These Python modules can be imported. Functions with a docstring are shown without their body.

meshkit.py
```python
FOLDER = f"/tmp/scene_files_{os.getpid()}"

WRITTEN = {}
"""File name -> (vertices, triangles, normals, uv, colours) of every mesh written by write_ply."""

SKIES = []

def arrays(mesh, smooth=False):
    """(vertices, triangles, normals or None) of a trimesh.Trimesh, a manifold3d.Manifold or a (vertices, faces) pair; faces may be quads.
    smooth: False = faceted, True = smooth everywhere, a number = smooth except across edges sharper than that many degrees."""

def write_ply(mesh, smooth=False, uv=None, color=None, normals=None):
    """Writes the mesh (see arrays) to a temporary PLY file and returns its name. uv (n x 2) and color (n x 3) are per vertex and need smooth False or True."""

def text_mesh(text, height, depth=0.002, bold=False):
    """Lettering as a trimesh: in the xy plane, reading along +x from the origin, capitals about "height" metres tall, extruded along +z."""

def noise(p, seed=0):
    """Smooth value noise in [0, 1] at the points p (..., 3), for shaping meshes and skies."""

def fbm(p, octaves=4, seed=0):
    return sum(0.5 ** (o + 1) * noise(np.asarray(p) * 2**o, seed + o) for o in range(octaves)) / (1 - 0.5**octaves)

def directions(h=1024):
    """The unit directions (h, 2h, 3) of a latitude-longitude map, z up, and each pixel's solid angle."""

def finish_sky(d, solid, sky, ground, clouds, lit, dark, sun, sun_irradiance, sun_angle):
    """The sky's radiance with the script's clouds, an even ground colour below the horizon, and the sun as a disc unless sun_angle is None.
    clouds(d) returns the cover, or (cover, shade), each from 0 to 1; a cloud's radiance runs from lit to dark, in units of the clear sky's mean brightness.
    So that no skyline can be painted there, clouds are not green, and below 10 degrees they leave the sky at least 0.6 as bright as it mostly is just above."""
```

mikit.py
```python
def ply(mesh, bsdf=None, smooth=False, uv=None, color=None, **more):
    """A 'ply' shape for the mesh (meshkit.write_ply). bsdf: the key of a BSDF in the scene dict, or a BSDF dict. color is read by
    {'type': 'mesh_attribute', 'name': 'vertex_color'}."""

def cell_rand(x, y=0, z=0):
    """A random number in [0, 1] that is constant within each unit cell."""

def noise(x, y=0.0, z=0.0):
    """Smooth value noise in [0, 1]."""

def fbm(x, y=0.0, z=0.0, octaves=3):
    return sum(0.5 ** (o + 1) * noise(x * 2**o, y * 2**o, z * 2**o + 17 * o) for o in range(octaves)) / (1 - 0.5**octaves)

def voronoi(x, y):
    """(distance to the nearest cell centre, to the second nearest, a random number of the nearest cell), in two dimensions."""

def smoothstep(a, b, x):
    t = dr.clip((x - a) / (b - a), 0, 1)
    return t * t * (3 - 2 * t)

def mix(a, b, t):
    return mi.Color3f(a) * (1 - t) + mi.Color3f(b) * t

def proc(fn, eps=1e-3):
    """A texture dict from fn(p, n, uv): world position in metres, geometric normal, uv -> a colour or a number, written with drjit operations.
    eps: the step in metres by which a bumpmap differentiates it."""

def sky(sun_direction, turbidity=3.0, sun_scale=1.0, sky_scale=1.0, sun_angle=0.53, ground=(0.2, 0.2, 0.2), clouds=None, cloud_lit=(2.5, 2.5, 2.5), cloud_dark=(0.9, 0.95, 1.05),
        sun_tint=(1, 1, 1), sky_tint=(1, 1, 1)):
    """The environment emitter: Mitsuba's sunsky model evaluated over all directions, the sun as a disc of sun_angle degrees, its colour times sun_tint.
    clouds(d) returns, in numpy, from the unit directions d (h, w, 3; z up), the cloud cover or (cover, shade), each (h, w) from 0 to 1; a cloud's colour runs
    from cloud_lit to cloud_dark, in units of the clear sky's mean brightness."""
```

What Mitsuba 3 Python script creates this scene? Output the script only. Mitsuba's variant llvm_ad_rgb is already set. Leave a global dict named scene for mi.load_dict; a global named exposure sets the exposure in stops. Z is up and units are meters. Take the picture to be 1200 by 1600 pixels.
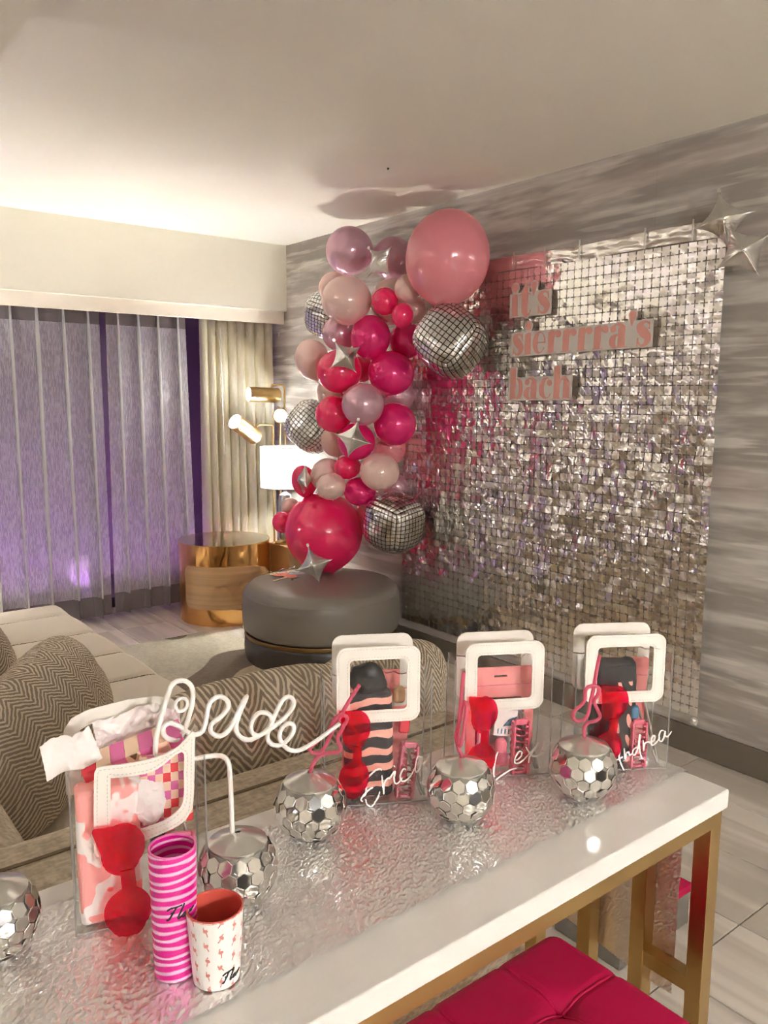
import math
import numpy as np
import trimesh
import drjit as dr
import mitsuba as mi
import mikit
import meshkit
from mikit import proc, noise, fbm, smoothstep, mix, cell_rand
from shapely.geometry import Polygon, LineString, Point, box as sbox
from shapely.ops import unary_union
from shapely import affinity

scene, labels = {}, {}
rng = np.random.default_rng(7)
PI = math.pi
T = mi.ScalarTransform4f

# ------------------------------------------------------------------ camera
CAM_Z, YAW, PITCH, ROLL, FOCAL = 1.5, 0.668180, -0.139758, 0.004598, 1262.42
fwd = np.array([math.sin(YAW) * math.cos(PITCH), math.cos(YAW) * math.cos(PITCH), math.sin(PITCH)])
_r = np.cross(fwd, [0, 0, 1.0]); _r /= np.linalg.norm(_r)
_u = np.cross(_r, fwd)
cam_up = -math.sin(ROLL) * _r + math.cos(ROLL) * _u
eye = np.array([0, 0, CAM_Z])
scene['camera'] = {'type': 'perspective', 'fov': math.degrees(2 * math.atan(600 / FOCAL)), 'fov_axis': 'x', 'near_clip': 0.05, 'far_clip': 100.0,
                   'to_world': T().look_at(origin=eye.tolist(), target=(eye + fwd).tolist(), up=cam_up.tolist())}
exposure = 0.6
WALL_X, CEIL_Z, HEAD_Y = 3.0746, 2.551, 5.012
TABLE_Z = 0.9
# night air outside the window: a faint violet sky
scene['night_sky'] = {'type': 'constant', 'radiance': {'type': 'rgb', 'value': [0.012, 0.008, 0.02]}}
L_BULB, L_HEAD, L_UNSEEN_PENDANT, L_UNSEEN_STRIP = 1250.0, 100.0, 212.0, 78.0
WARM = np.array([1.0, 0.97, 0.90])
NEUTRAL = np.array([1.0, 0.98, 0.965])


def rgb(v):
    return {'type': 'rgb', 'value': [float(x) for x in v]}


def lin(r, g, b):
    c = np.array([r, g, b]) / 255.0
    return np.where(c <= 0.04045, c / 12.92, ((c + 0.055) / 1.055) ** 2.4)


def C3(r, g, b):
    return mi.Color3f(*[float(x) for x in lin(r, g, b)])


# ------------------------------------------------------------------ mesh helpers
def cat(*ms):
    vs, fs, n = [], [], 0
    for m in ms:
        v, f = (np.asarray(m.vertices), np.asarray(m.faces)) if hasattr(m, 'vertices') else (np.asarray(m[0], float), np.asarray(m[1], int))
        if f.shape[1] == 4:
            f = np.vstack([f[:, [0, 1, 2]], f[:, [0, 2, 3]]])
        vs.append(v); fs.append(f + n); n += len(v)
    return np.vstack(vs), np.vstack(fs)


def box(x0, x1, y0, y1, z0, z1):
    v = np.array([[x, y, z] for x in (x0, x1) for y in (y0, y1) for z in (z0, z1)], float)
    f = np.array([[0, 1, 3, 2], [4, 6, 7, 5], [0, 4, 5, 1], [2, 3, 7, 6], [0, 2, 6, 4], [1, 5, 7, 3]])
    return cat((v, f))


def grid_faces(nu, nv, flip=False):
    i, j = np.meshgrid(np.arange(nu - 1), np.arange(nv - 1), indexing='ij')
    a = (i * nv + j).ravel()
    f = np.stack([a, a + nv, a + nv + 1, a + 1], 1)
    return f[:, ::-1] if flip else f


def sheet(P):
    """P: (nu, nv, 3) grid of points."""
    return cat((P.reshape(-1, 3), grid_faces(P.shape[0], P.shape[1])))


def rbox(x0, x1, y0, y1, z0, z1, r, k=4, nx=1, ny=1, nz=1, warp=None):
    """box with rounded edges; k samples per corner."""
    c = np.array([(x0 + x1) / 2, (y0 + y1) / 2, (z0 + z1) / 2]); h = np.array([x1 - x0, y1 - y0, z1 - z0]) / 2
    r = min(r, h.min() * 0.999)
    def co(hh, n):
        t = np.tan(np.linspace(0, PI / 4, k + 1))
        a = -hh + r - r * t[::-1]
        mid = np.linspace(-hh + r, hh - r, n + 1)
        return np.unique(np.round(np.concatenate([a, mid, -a]), 7))
    ax = [co(h[0], nx), co(h[1], ny), co(h[2], nz)]
    parts = []
    for d in range(3):
        e, g = (d + 1) % 3, (d + 2) % 3
        U, V = np.meshgrid(ax[e], ax[g], indexing='ij')
        for s in (-1, 1):
            P = np.zeros(U.shape + (3,)); P[..., d] = s * h[d]; P[..., e] = U; P[..., g] = V
            inner = np.clip(P, -(h - r), h - r)
            dd = P - inner
            P = inner + r * dd / np.maximum(np.linalg.norm(dd, axis=-1, keepdims=True), 1e-12)
            parts.append((P.reshape(-1, 3), grid_faces(len(ax[e]), len(ax[g]), flip=(s < 0))))
    v, f = cat(*parts)
    m = trimesh.Trimesh(v, f, process=True)
    v = np.array(m.vertices)
    if warp is not None:
        v = warp(v)
    return v + c, np.array(m.faces)


def lathe(profile, n=48, cx=0.0, cy=0.0, cz=0.0):
    p = np.asarray(profile, float)
    a = np.arange(n) * 2 * PI / n
    P = np.stack([p[:, None, 0] * np.cos(a) + cx, p[:, None, 0] * np.sin(a) + cy, np.repeat(p[:, None, 1], n, 1) + cz], -1)
    i, j = np.meshgrid(np.arange(len(p) - 1), np.arange(n), indexing='ij')
    f = np.stack([i * n + j, i * n + (j + 1) % n, (i + 1) * n + (j + 1) % n, (i + 1) * n + j], -1).reshape(-1, 4)
    return cat((P.reshape(-1, 3), f))


def smooth_path(pts, n=6, closed=False):
    """Catmull-Rom through the points."""
    p = np.asarray(pts, float)
    if len(p) < 3:
        return p
    q = np.vstack([p[-1], p, p[0], p[1]]) if closed else np.vstack([2 * p[0] - p[1], p, 2 * p[-1] - p[-2]])
    out = []
    for i in range(1, len(q) - 2):
        for t in np.arange(n) / n:
            a, b, c, d = q[i - 1], q[i], q[i + 1], q[i + 2]
            out.append(0.5 * (2 * b + (c - a) * t + (2 * a - 5 * b + 4 * c - d) * t * t + (3 * b - a - 3 * c + d) * t ** 3))
    if not closed:
        out.append(p[-1])
    return np.array(out)


def tube(pts, r, sides=8, closed=False, caps=True):
    p = np.asarray(pts, float); n = len(p)
    t = (np.roll(p, -1, 0) - np.roll(p, 1, 0)) if closed else np.gradient(p, axis=0)
    t /= np.linalg.norm(t, axis=1, keepdims=True) + 1e-12
    a = np.cross(t[0], [0, 0, 1.0] if abs(t[0][2]) < 0.9 else [1.0, 0, 0]); a /= np.linalg.norm(a)
    fr = []
    for k in range(n):
        a = a - t[k] * (a @ t[k]); a /= np.linalg.norm(a) + 1e-12
        fr.append(a)
    A = np.array(fr); Bn = np.cross(t, A)
    ang = np.arange(sides) * 2 * PI / sides
    rr = np.broadcast_to(r, (n,))
    P = p[:, None] + rr[:, None, None] * (np.cos(ang)[None, :, None] * A[:, None] + np.sin(ang)[None, :, None] * Bn[:, None])
    v = P.reshape(-1, 3)
    m = n if closed else n - 1
    i, j = np.meshgrid(np.arange(m), np.arange(sides), indexing='ij')
    i2 = (i + 1) % n
    f = np.stack([i * sides + j, i * sides + (j + 1) % sides, i2 * sides + (j + 1) % sides, i2 * sides + j], -1).reshape(-1, 4)
    f = np.vstack([f[:, [0, 1, 2]], f[:, [0, 2, 3]]])
    if caps and not closed:
        v = np.vstack([v, p[0], p[-1]])
        j = np.arange(sides)
        f = np.vstack([f, np.stack([j * 0 + n * sides, (j + 1) % sides, j], 1), np.stack([j * 0 + n * sides + 1, (n - 1) * sides + j, (n - 1) * sides + (j + 1) % sides], 1)])
    return v, f


def extrude(poly, depth, z0=0.0):
    gs = [g for g in getattr(poly, 'geoms', [poly]) if g.area > 1e-9]
    ms = [trimesh.creation.extrude_polygon(g, depth, engine='earcut') for g in gs]
    v, f = cat(*ms)
    v[:, 2] += z0
    return v, f


def mv(m, M):
    v, f = m
    M = np.asarray(M, float)
    return np.asarray(v) @ M[:3, :3].T + M[:3, 3], f


def frame(origin, ex, ey, ez):
    M = np.eye(4); M[:3, 0], M[:3, 1], M[:3, 2], M[:3, 3] = ex, ey, ez, origin
    return M


def shift(m, d):
    return np.asarray(m[0]) + np.asarray(d, float), m[1]


# ------------------------------------------------------------------ scene helpers
_taken = {}


def numbered(base):
    n = _taken.get(base, -1) + 1
    _taken[base] = n
    return base if n == 0 else f'{base}_{n:03d}'


def thing(name, label, cat_, group=None, kind=None):
    k = numbered(name)
    labels[k] = {'label': label, 'category': cat_}
    if group: labels[k]['group'] = group
    if kind: labels[k]['kind'] = kind
    return k


def put(parent, part, mesh, mat, smooth=False, label=None, kind=None, **kw):
    k = numbered(parent + '__' + part)
    scene[k] = mikit.ply(mesh, mat, smooth, **kw)
    if label or kind:
        labels[k] = {}
        if label: labels[k]['label'] = label
        if kind: labels[k]['kind'] = kind
    return k


def single(name, label, cat_, mesh, mat, smooth=False, group=None, **kw):
    k = thing(name, label, cat_, group)
    scene[k] = mikit.ply(mesh, mat, smooth, **kw)
    return k


def struct(name, mesh, mat, label=None, smooth=False, **kw):
    scene[name] = mikit.ply(mesh, mat, smooth, **kw)
    labels[name] = {'kind': 'structure'}
    if label: labels[name]['label'] = label
    return name


def mat(name, **d):
    scene[name] = d
    return name


def pri(name, color, rough=0.5, two=True, **more):
    d = {'type': 'principled', 'base_color': color if isinstance(color, dict) else rgb(color), 'roughness': rough, **more}
    scene[name] = {'type': 'twosided', 'bsdf': d} if two else d
    return name


# ------------------------------------------------------------------ materials
pri('m_ceiling', lin(222, 219, 207), 0.9, specular=0.1)
pri('m_header', lin(226, 223, 210), 0.7, specular=0.2)
pri('m_pelmet', lin(232, 225, 212), 0.6, specular=0.3)
pri('m_plain_wall', lin(206, 200, 190), 0.9)
pri('m_dark_wall', lin(22, 20, 20), 0.7)
pri('m_base', lin(88, 82, 72), 0.55)


def wallpaper(p, n, uv):
    w = fbm(p.y * 1.3, p.z * 2.2, 3.0, 3)
    s = fbm(p.y * 1.5, p.z * 17.0 + w * 1.0, 1.0, 2) * 0.72 + fbm(p.y * 7.0, p.z * 44.0 + w * 2.0, 4.0, 3) * 0.28
    fine = fbm(p.y * 9.0, p.z * 60.0, 5.0, 2)
    k = smoothstep(0.36, 0.66, s)
    k = k * 0.75 + (fine - 0.5) * 0.5 + smoothstep(0.60, 0.74, fbm(p.y * 3.0, p.z * 38.0 + w * 1.5, 11.0, 3)) * 0.5
    c = mix(C3(150, 145, 139), C3(202, 198, 192), dr.clip(k, 0, 1))
    blush = smoothstep(0.55, 0.7, fbm(p.y * 0.9 + 7.0, p.z * 7.0, 9.0, 2))
    c = mix(c, C3(166, 152, 146), blush * 0.45)
    seam = dr.select(dr.abs((p.y * 1.45 - dr.floor(p.y * 1.45)) - 0.5) > 0.4975, 0.9, 1.0)
    return c * seam


pri('m_wallpaper', proc(wallpaper), 0.75, specular=0.25)

TX, TY = 0.33, 0.672


def tile_color(p, n, uv):
    cx = dr.floor((p.x - 2.469) / TX); cy = dr.floor((p.y - 1.045) / TY)
    r = cell_rand(cx, cy, 4)
    s = fbm(p.x * 15.0 + r * 40.0 + 0.5 * fbm(p.x * 3.0, p.y * 2.0 + r * 9.0, 0.0, 2), p.y * 0.9 + r * 31.0, 2.0, 3)
    c = mix(C3(196, 188, 176), C3(224, 217, 206), smoothstep(0.32, 0.66, s))
    return c * (0.94 + 0.10 * r)


pri('m_tile', proc(tile_color), 0.42, specular=0.4)
pri('m_grout', lin(104, 92, 80), 0.9)


def rug_color(p, n, uv):
    wv = (fbm(p.x * 2.1, p.y * 2.1, 4.0, 2) - 0.5)
    mid = 3.97 + 0.52 * (p.x - 1.95) + 0.34 * wv + 0.10 * dr.sin(p.x * 7.0)
    d = p.y - mid
    band = smoothstep(0.175, 0.16, dr.abs(d))
    c = mix(C3(186, 172, 146), C3(198, 190, 170), smoothstep(-0.02, 0.02, d))
    c = mix(c, C3(150, 152, 136), smoothstep(0.45, 0.52, fbm(p.x * 1.5 + 3.0, p.y * 1.5, 8.0, 2)) * smoothstep(0.0, 0.1, d) * 0.5)
    c = mix(c, C3(112, 102, 90), band)
    c = mix(c, C3(112, 108, 86), smoothstep(0.012, 0.0, dr.sqrt(dr.square(p.x - 2.02) + dr.square((p.y - 4.70) * 0.9)) - 0.075))
    return c * (0.86 + 0.28 * fbm(p.x * 70.0, p.y * 70.0, 0.0, 2))


pri('m_rug', proc(rug_color), 0.95, specular=0.05, sheen=0.3)
pri('m_rug_edge', lin(96, 90, 78), 0.9)


def tweed(p, n, uv):
    k = fbm(p.x * 60.0, p.y * 170.0, p.z * 170.0, 2) * 0.6 + fbm(p.x * 170.0, p.y * 60.0, p.z * 170.0, 2) * 0.4
    return mix(C3(164, 152, 136), C3(204, 193, 176), smoothstep(0.25, 0.75, k))


pri('m_tweed', proc(tweed), 0.95, specular=0.1, sheen=0.4)
pri('m_seat', lin(222, 214, 199), 0.85, specular=0.15, sheen=0.3)
pri('m_seam', lin(104, 90, 72), 0.9)


def herring(p, n, uv):
    u = uv.x * 7.0
    tri = dr.abs(u - dr.floor(u) - 0.5)
    t = uv.y * 30.0 + tri * 5.5 + (fbm(uv.x * 40.0, uv.y * 40.0, 0.0, 2) - 0.5) * 0.5
    s = t - dr.floor(t)
    k = smoothstep(0.42, 0.58, s) * (1 - smoothstep(0.88, 1.0, s))
    return mix(C3(132, 120, 105), C3(206, 194, 176), k)


pri('m_herring', proc(herring), 0.95, specular=0.08, sheen=0.3)
pri('m_vinyl', lin(112, 108, 101), 0.42, specular=0.5)
pri('m_black_vinyl', lin(38, 36, 36), 0.35, specular=0.5)
pri('m_brass', lin(178, 148, 98), 0.24, metallic=1.0)
pri('m_brass_dim', lin(120, 98, 66), 0.4, metallic=1.0)
pri('m_gold_satin', lin(214, 182, 122), 0.28, metallic=1.0)
pri('m_gold_mirror', lin(224, 170, 108), 0.03, metallic=1.0)
pri('m_bronze_top', lin(205, 190, 165), 0.03, metallic=1.0)


def oak(p, n, uv):
    g = fbm(p.x * 3.0 + p.y * 2.0, p.z * 60.0 + 0.8 * fbm(p.x * 3.0, p.y * 3.0, p.z * 6.0, 2), 2.0, 4)
    return mix(C3(190, 150, 106), C3(206, 166, 120), smoothstep(0.2, 0.8, g))


pri('m_oak', proc(oak), 0.28, specular=0.5)
pri('m_box_wood', lin(178, 138, 92), 0.45)
pri('m_table_white', lin(226, 222, 217), 0.22, specular=0.5)


def runner_c(p, n, uv):
    k = fbm(p.x * 140.0, p.y * 140.0, p.z * 140.0, 2)
    return mix(C3(186, 184, 182), C3(252, 250, 248), smoothstep(0.35, 0.65, k))


pri('m_runner', lin(228, 226, 224), 0.19, metallic=0.65, specular=0.6)
pri('m_magenta_seat', lin(172, 6, 68), 0.6, specular=0.25, sheen=0.4)
pri('m_foil', lin(244, 242, 238), 0.05, metallic=1.0)
pri('m_star_foil', lin(238, 238, 236), 0.05, metallic=1.0)
pri('m_hex', lin(240, 239, 236), 0.03, metallic=1.0)
pri('m_ball_grout', lin(150, 148, 142), 0.3, metallic=0.8)
pri('m_lid', lin(214, 212, 206), 0.16, metallic=0.85)
pri('m_white_plastic', lin(240, 236, 232), 0.3)
pri('m_black', lin(14, 13, 14), 0.5)


def disco_grid(p, n, uv):
    a = uv.x * 10.0; b = uv.y * 10.0
    fa = dr.abs(a - dr.floor(a) - 0.5); fb = dr.abs(b - dr.floor(b) - 0.5)
    line = dr.maximum(fa, fb)
    return mix(mi.Color3f(0.86, 0.855, 0.84), mi.Color3f(0.012, 0.012, 0.012), smoothstep(0.405, 0.435, line))


pri('m_disco', proc(disco_grid), 0.06, metallic=1.0)
for _n, _c, _m in (('mauve', (208, 166, 182), 0.4), ('rose', (238, 144, 154), 0.0), ('blush', (238, 204, 196), 0.08), ('hot', (248, 36, 102), 0.0), ('magenta', (226, 34, 118), 0.18)):
    pri('m_balloon_' + _n, lin(*_c), 0.13 + 0.12 * _m, metallic=_m, specular=0.5, clearcoat=0.3, clearcoat_gloss=0.9)


def slub(p, n, uv):
    k = fbm(p.x * 300.0, p.z * 40.0, 3.0, 2)
    return mix(mi.Color3f(0.62, 0.61, 0.61), mi.Color3f(0.88, 0.865, 0.86), smoothstep(0.3, 0.7, k))


mat('m_sheer', type='principledthin', base_color=proc(slub), roughness=0.22, spec_trans=0.26, diff_trans=0.75, eta=1.05)
mat('m_hem', type='principledthin', base_color=rgb(lin(118, 112, 112)), roughness=0.8, spec_trans=0.0, diff_trans=0.4)
mat('m_sheer_fold', type='principledthin', base_color=rgb([0.72, 0.715, 0.72]), roughness=0.6, spec_trans=0.0, diff_trans=0.55)
pri('m_drape', lin(206, 199, 174), 0.75, specular=0.25, sheen=0.3)
mat('m_shade', type='principledthin', base_color=rgb([0.86, 0.83, 0.76]), roughness=0.9, spec_trans=0.0, diff_trans=1.0)
mat('m_glass', type='thindielectric', int_ior=1.5)
mat('m_pvc', type='thindielectric', int_ior=1.5, specular_transmittance=rgb([0.975, 0.98, 0.98]))
mat('m_pvc_edge', type='principledthin', base_color=rgb([0.85, 0.87, 0.87]), roughness=0.12, spec_trans=0.75, diff_trans=1.0)
mat('m_red_clear', type='blendbsdf', weight=0.09, a={'type': 'thindielectric', 'int_ior': 1.45, 'specular_transmittance': rgb([0.92, 0.07, 0.27])}, b={'type': 'twosided', 'bsdf': {'type': 'diffuse', 'reflectance': rgb(lin(205, 8, 52))}})
mat('m_pink_clear', type='principledthin', base_color=rgb(lin(252, 150, 178)), roughness=0.12, spec_trans=0.45, diff_trans=1.1)
mat('m_pouch_clear', type='thindielectric', int_ior=1.5, specular_transmittance=rgb([0.8, 0.82, 0.83]))
pri('m_handle', lin(226, 222, 214), 0.55)
pri('m_stitch', lin(196, 190, 184), 0.7)
pri('m_script', lin(250, 248, 246), 0.4)
pri('m_coral_pack', lin(240, 146, 146), 0.35, specular=0.5)
pri('m_clip_pink', lin(222, 110, 132), 0.35)
pri('m_clip_dusty', lin(196, 108, 128), 0.4)
pri('m_steel', lin(205, 205, 202), 0.2, metallic=1.0)
pri('m_tan', lin(196, 158, 120), 0.7)
pri('m_blue_pack', lin(70, 118, 150), 0.4)
pri('m_tissue', lin(238, 234, 232), 0.8)
pri('m_scarlet', lin(214, 36, 60), 0.5)
pri('m_terracotta', lin(196, 84, 70), 0.35)
pri('m_sign_card', lin(206, 200, 194), 0.7)
pri('m_sign_pink', lin(214, 154, 144), 0.7)
pri('m_paper_salmon', lin(235, 150, 130), 0.8)
pri('m_paper_cream', lin(232, 214, 176), 0.8)
pri('m_gray_box', lin(104, 100, 94), 0.6)


def zebra(p, n, uv):
    t = uv.y * 6.5 + 0.07 * dr.sin(uv.x * 9.0) - 0.25 * uv.x + 0.25 * (fbm(uv.x * 4.0, uv.y * 9.0, 0.0, 2) - 0.5)
    s = t - dr.floor(t)
    k = smoothstep(0.52, 0.55, s) * (1 - smoothstep(0.93, 0.96, s))
    return mix(C3(40, 34, 38), C3(240, 172, 156), k)


def dotted(p, n, uv):
    a = uv.x * 4.0 + 0.35; b = uv.y * 5.0 + uv.x * 3.0
    d = dr.sqrt(dr.square((a - dr.floor(a) - 0.5) * 1.1) + dr.square(b - dr.floor(b) - 0.5))
    on = dr.select((uv.x > 0.5) & (uv.y < 0.8), 1.0, 0.0)
    return mix(C3(38, 36, 38), C3(238, 176, 164), (1 - smoothstep(0.27, 0.3, d)) * on)


def cow(p, n, uv):
    k = fbm(uv.x * 3.2, uv.y * 8.0, 3.0, 2)
    return mix(C3(244, 236, 232), C3(244, 160, 156), smoothstep(0.46, 0.50, k))


def checker(p, n, uv):
    a = dr.floor(uv.x * 7.0); b = dr.floor(uv.y * 8.0)
    par = a + b - 2.0 * dr.floor((a + b) * 0.5)
    r = cell_rand(a, b, 3)
    pinkc = mix(C3(214, 110, 166), C3(216, 60, 66), dr.select(r > 0.82, 1.0, 0.0))
    return mix(pinkc, C3(240, 206, 184), par)


def swirl(p, n, uv):
    t = uv.y * 15.0 + 0.5 * dr.sin(uv.x * 6.2832) + 0.5 * fbm(uv.x * 5.0, uv.y * 14.0, 1.0, 2)
    s = dr.abs(t - dr.floor(t) - 0.5) * 2.0
    return mix(C3(214, 28, 140), C3(246, 190, 226), smoothstep(0.42, 0.85, s))


def flamingos(p, n, uv):
    a = uv.x * 12.0; b = uv.y * 4.6
    ca = dr.floor(a); cb = dr.floor(b + 0.5 * (ca - 2 * dr.floor(ca / 2)))
    x = a - ca - 0.5; y = b + 0.5 * (ca - 2 * dr.floor(ca / 2)) - cb - 0.5
    r = cell_rand(ca, cb, 5)
    ang = (r - 0.5) * 1.6
    xr = x * dr.cos(ang) - y * dr.sin(ang); yr = x * dr.sin(ang) + y * dr.cos(ang)
    body = dr.sqrt(dr.square(xr * 2.8) + dr.square((yr - 0.08) * 4.6)) - 0.5
    legm = dr.maximum(dr.abs(xr - 0.02) * 9.0 - 0.35, dr.abs(yr + 0.12) * 2.8 - 0.5)
    neck = dr.maximum(dr.abs(xr + 0.13 - yr * 0.25) * 9.0 - 0.35, dr.abs(yr - 0.2) * 3.6 - 0.5)
    k = 1 - smoothstep(-0.05, 0.08, dr.minimum(body, dr.minimum(legm, neck)))
    return mix(C3(242, 238, 234), C3(206, 104, 92), k * 0.85)


pri('m_zebra', proc(zebra), 0.85)
pri('m_dotted', proc(dotted), 0.85)
pri('m_cow', proc(cow), 0.85)
pri('m_checker', proc(checker), 0.5)
pri('m_swirl', proc(swirl), 0.2)
pri('m_flamingo_cup', proc(flamingos), 0.22)


def led_emitter(mesh, radiance):
    d = mikit.ply(mesh, 'm_white_plastic')
    d['emitter'] = {'type': 'area', 'radiance': rgb(radiance)}
    return d


# ================================================================== THE ROOM
struct('floor', box(-2.7, WALL_X + 0.02, -2.7, 5.75, -0.06, -0.006), 'm_grout')
_gap = 0.0022
for i in range(-16, 3):
    for j in range(-6, 8):
        x0, y0 = 2.469 + i * TX, 1.045 + j * TY
        x1, y1 = min(x0 + TX, WALL_X), min(y0 + TY, 5.70)
        x0, y0 = max(x0, -2.6), max(y0, -2.6)
        if x1 - x0 < 0.02 or y1 - y0 < 0.02:
            continue
        m = rbox(x0 + _gap, x1 - _gap, y0 + _gap, y1 - _gap, -0.007, 0.0 - 0.0004 * rng.random(), 0.0018, k=1)
        put('floor', 'tile', m, 'm_tile')
struct('ceiling', box(-2.7, WALL_X + 0.02, -2.7, HEAD_Y + 0.02, CEIL_Z, CEIL_Z + 0.1), 'm_ceiling')
single('ceiling_speck', 'tiny dark speck on the white ceiling', 'hook', lathe([[0, CEIL_Z], [0.006, CEIL_Z], [0.004, CEIL_Z - 0.006], [0, CEIL_Z - 0.008]], 12, 2.43, 3.06, 0.0), 'm_black', 40)  # tiny dark speck, given a small turned shape
struct('ceiling_soffit', cat(box(-2.7, 0.55, -2.7, 2.55, 2.30, 2.34), box(0.51, 0.55, -2.7, 2.55, 2.34, CEIL_Z + 0.05), box(-2.7, 0.51, 2.51, 2.55, 2.34, CEIL_Z + 0.05)), 'm_ceiling')
# wall behind the backdrop
struct('wall_right', box(WALL_X, WALL_X + 0.1, -2.7, 5.8, 0.0, CEIL_Z + 0.1), 'm_wallpaper')
struct('baseboard_right', rbox(WALL_X - 0.014, WALL_X + 0.01, -2.6, 5.70, 0.0, 0.121, 0.004, k=1), 'm_base')
struct('wall_window', cat(box(-2.7, WALL_X, HEAD_Y, HEAD_Y + 0.06, 2.102, CEIL_Z + 0.05), box(-2.7, WALL_X, HEAD_Y + 0.06, 5.72, 2.36, 2.42)), 'm_header')
struct('trim_1', rbox(-2.7, WALL_X - 0.004, HEAD_Y + 0.028, HEAD_Y + 0.052, 2.016, 2.16, 0.003, k=1), 'm_pelmet')
struct('wall_left', box(-2.7, -2.6, -2.7, 5.8, 0.0, CEIL_Z), 'm_plain_wall')
struct('wall_back', box(-2.7, WALL_X + 0.1, -2.7, -2.6, 0.0, CEIL_Z + 0.05), 'm_plain_wall')
struct('unseen_dark_panel_1', cat(box(0.2, 1.2, -2.62, -2.57, 0.0, 2.1), box(-1.9, -1.0, -2.62, -2.57, 0.0, 2.1)), 'm_dark_wall')  # unseen dark panels behind the camera, placed for dark reflections
struct('wall_window_sides', cat(box(-2.7, -0.7, 5.66, 5.72, 0.0, 2.42), box(2.98, WALL_X, 5.66, 5.72, 0.0, 2.42)), 'm_header')
struct('window_1', box(-0.7, 2.98, 5.685, 5.686, 0.06, 2.40), 'm_glass')
put('window_1', 'frame', cat(box(-0.7, 2.98, 5.66, 5.71, 0.0, 0.06), box(1.84, 1.90, 5.65, 5.71, 0.06, 2.40), box(2.94, 2.98, 5.66, 5.71, 0.06, 2.40)), 'm_black')
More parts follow.
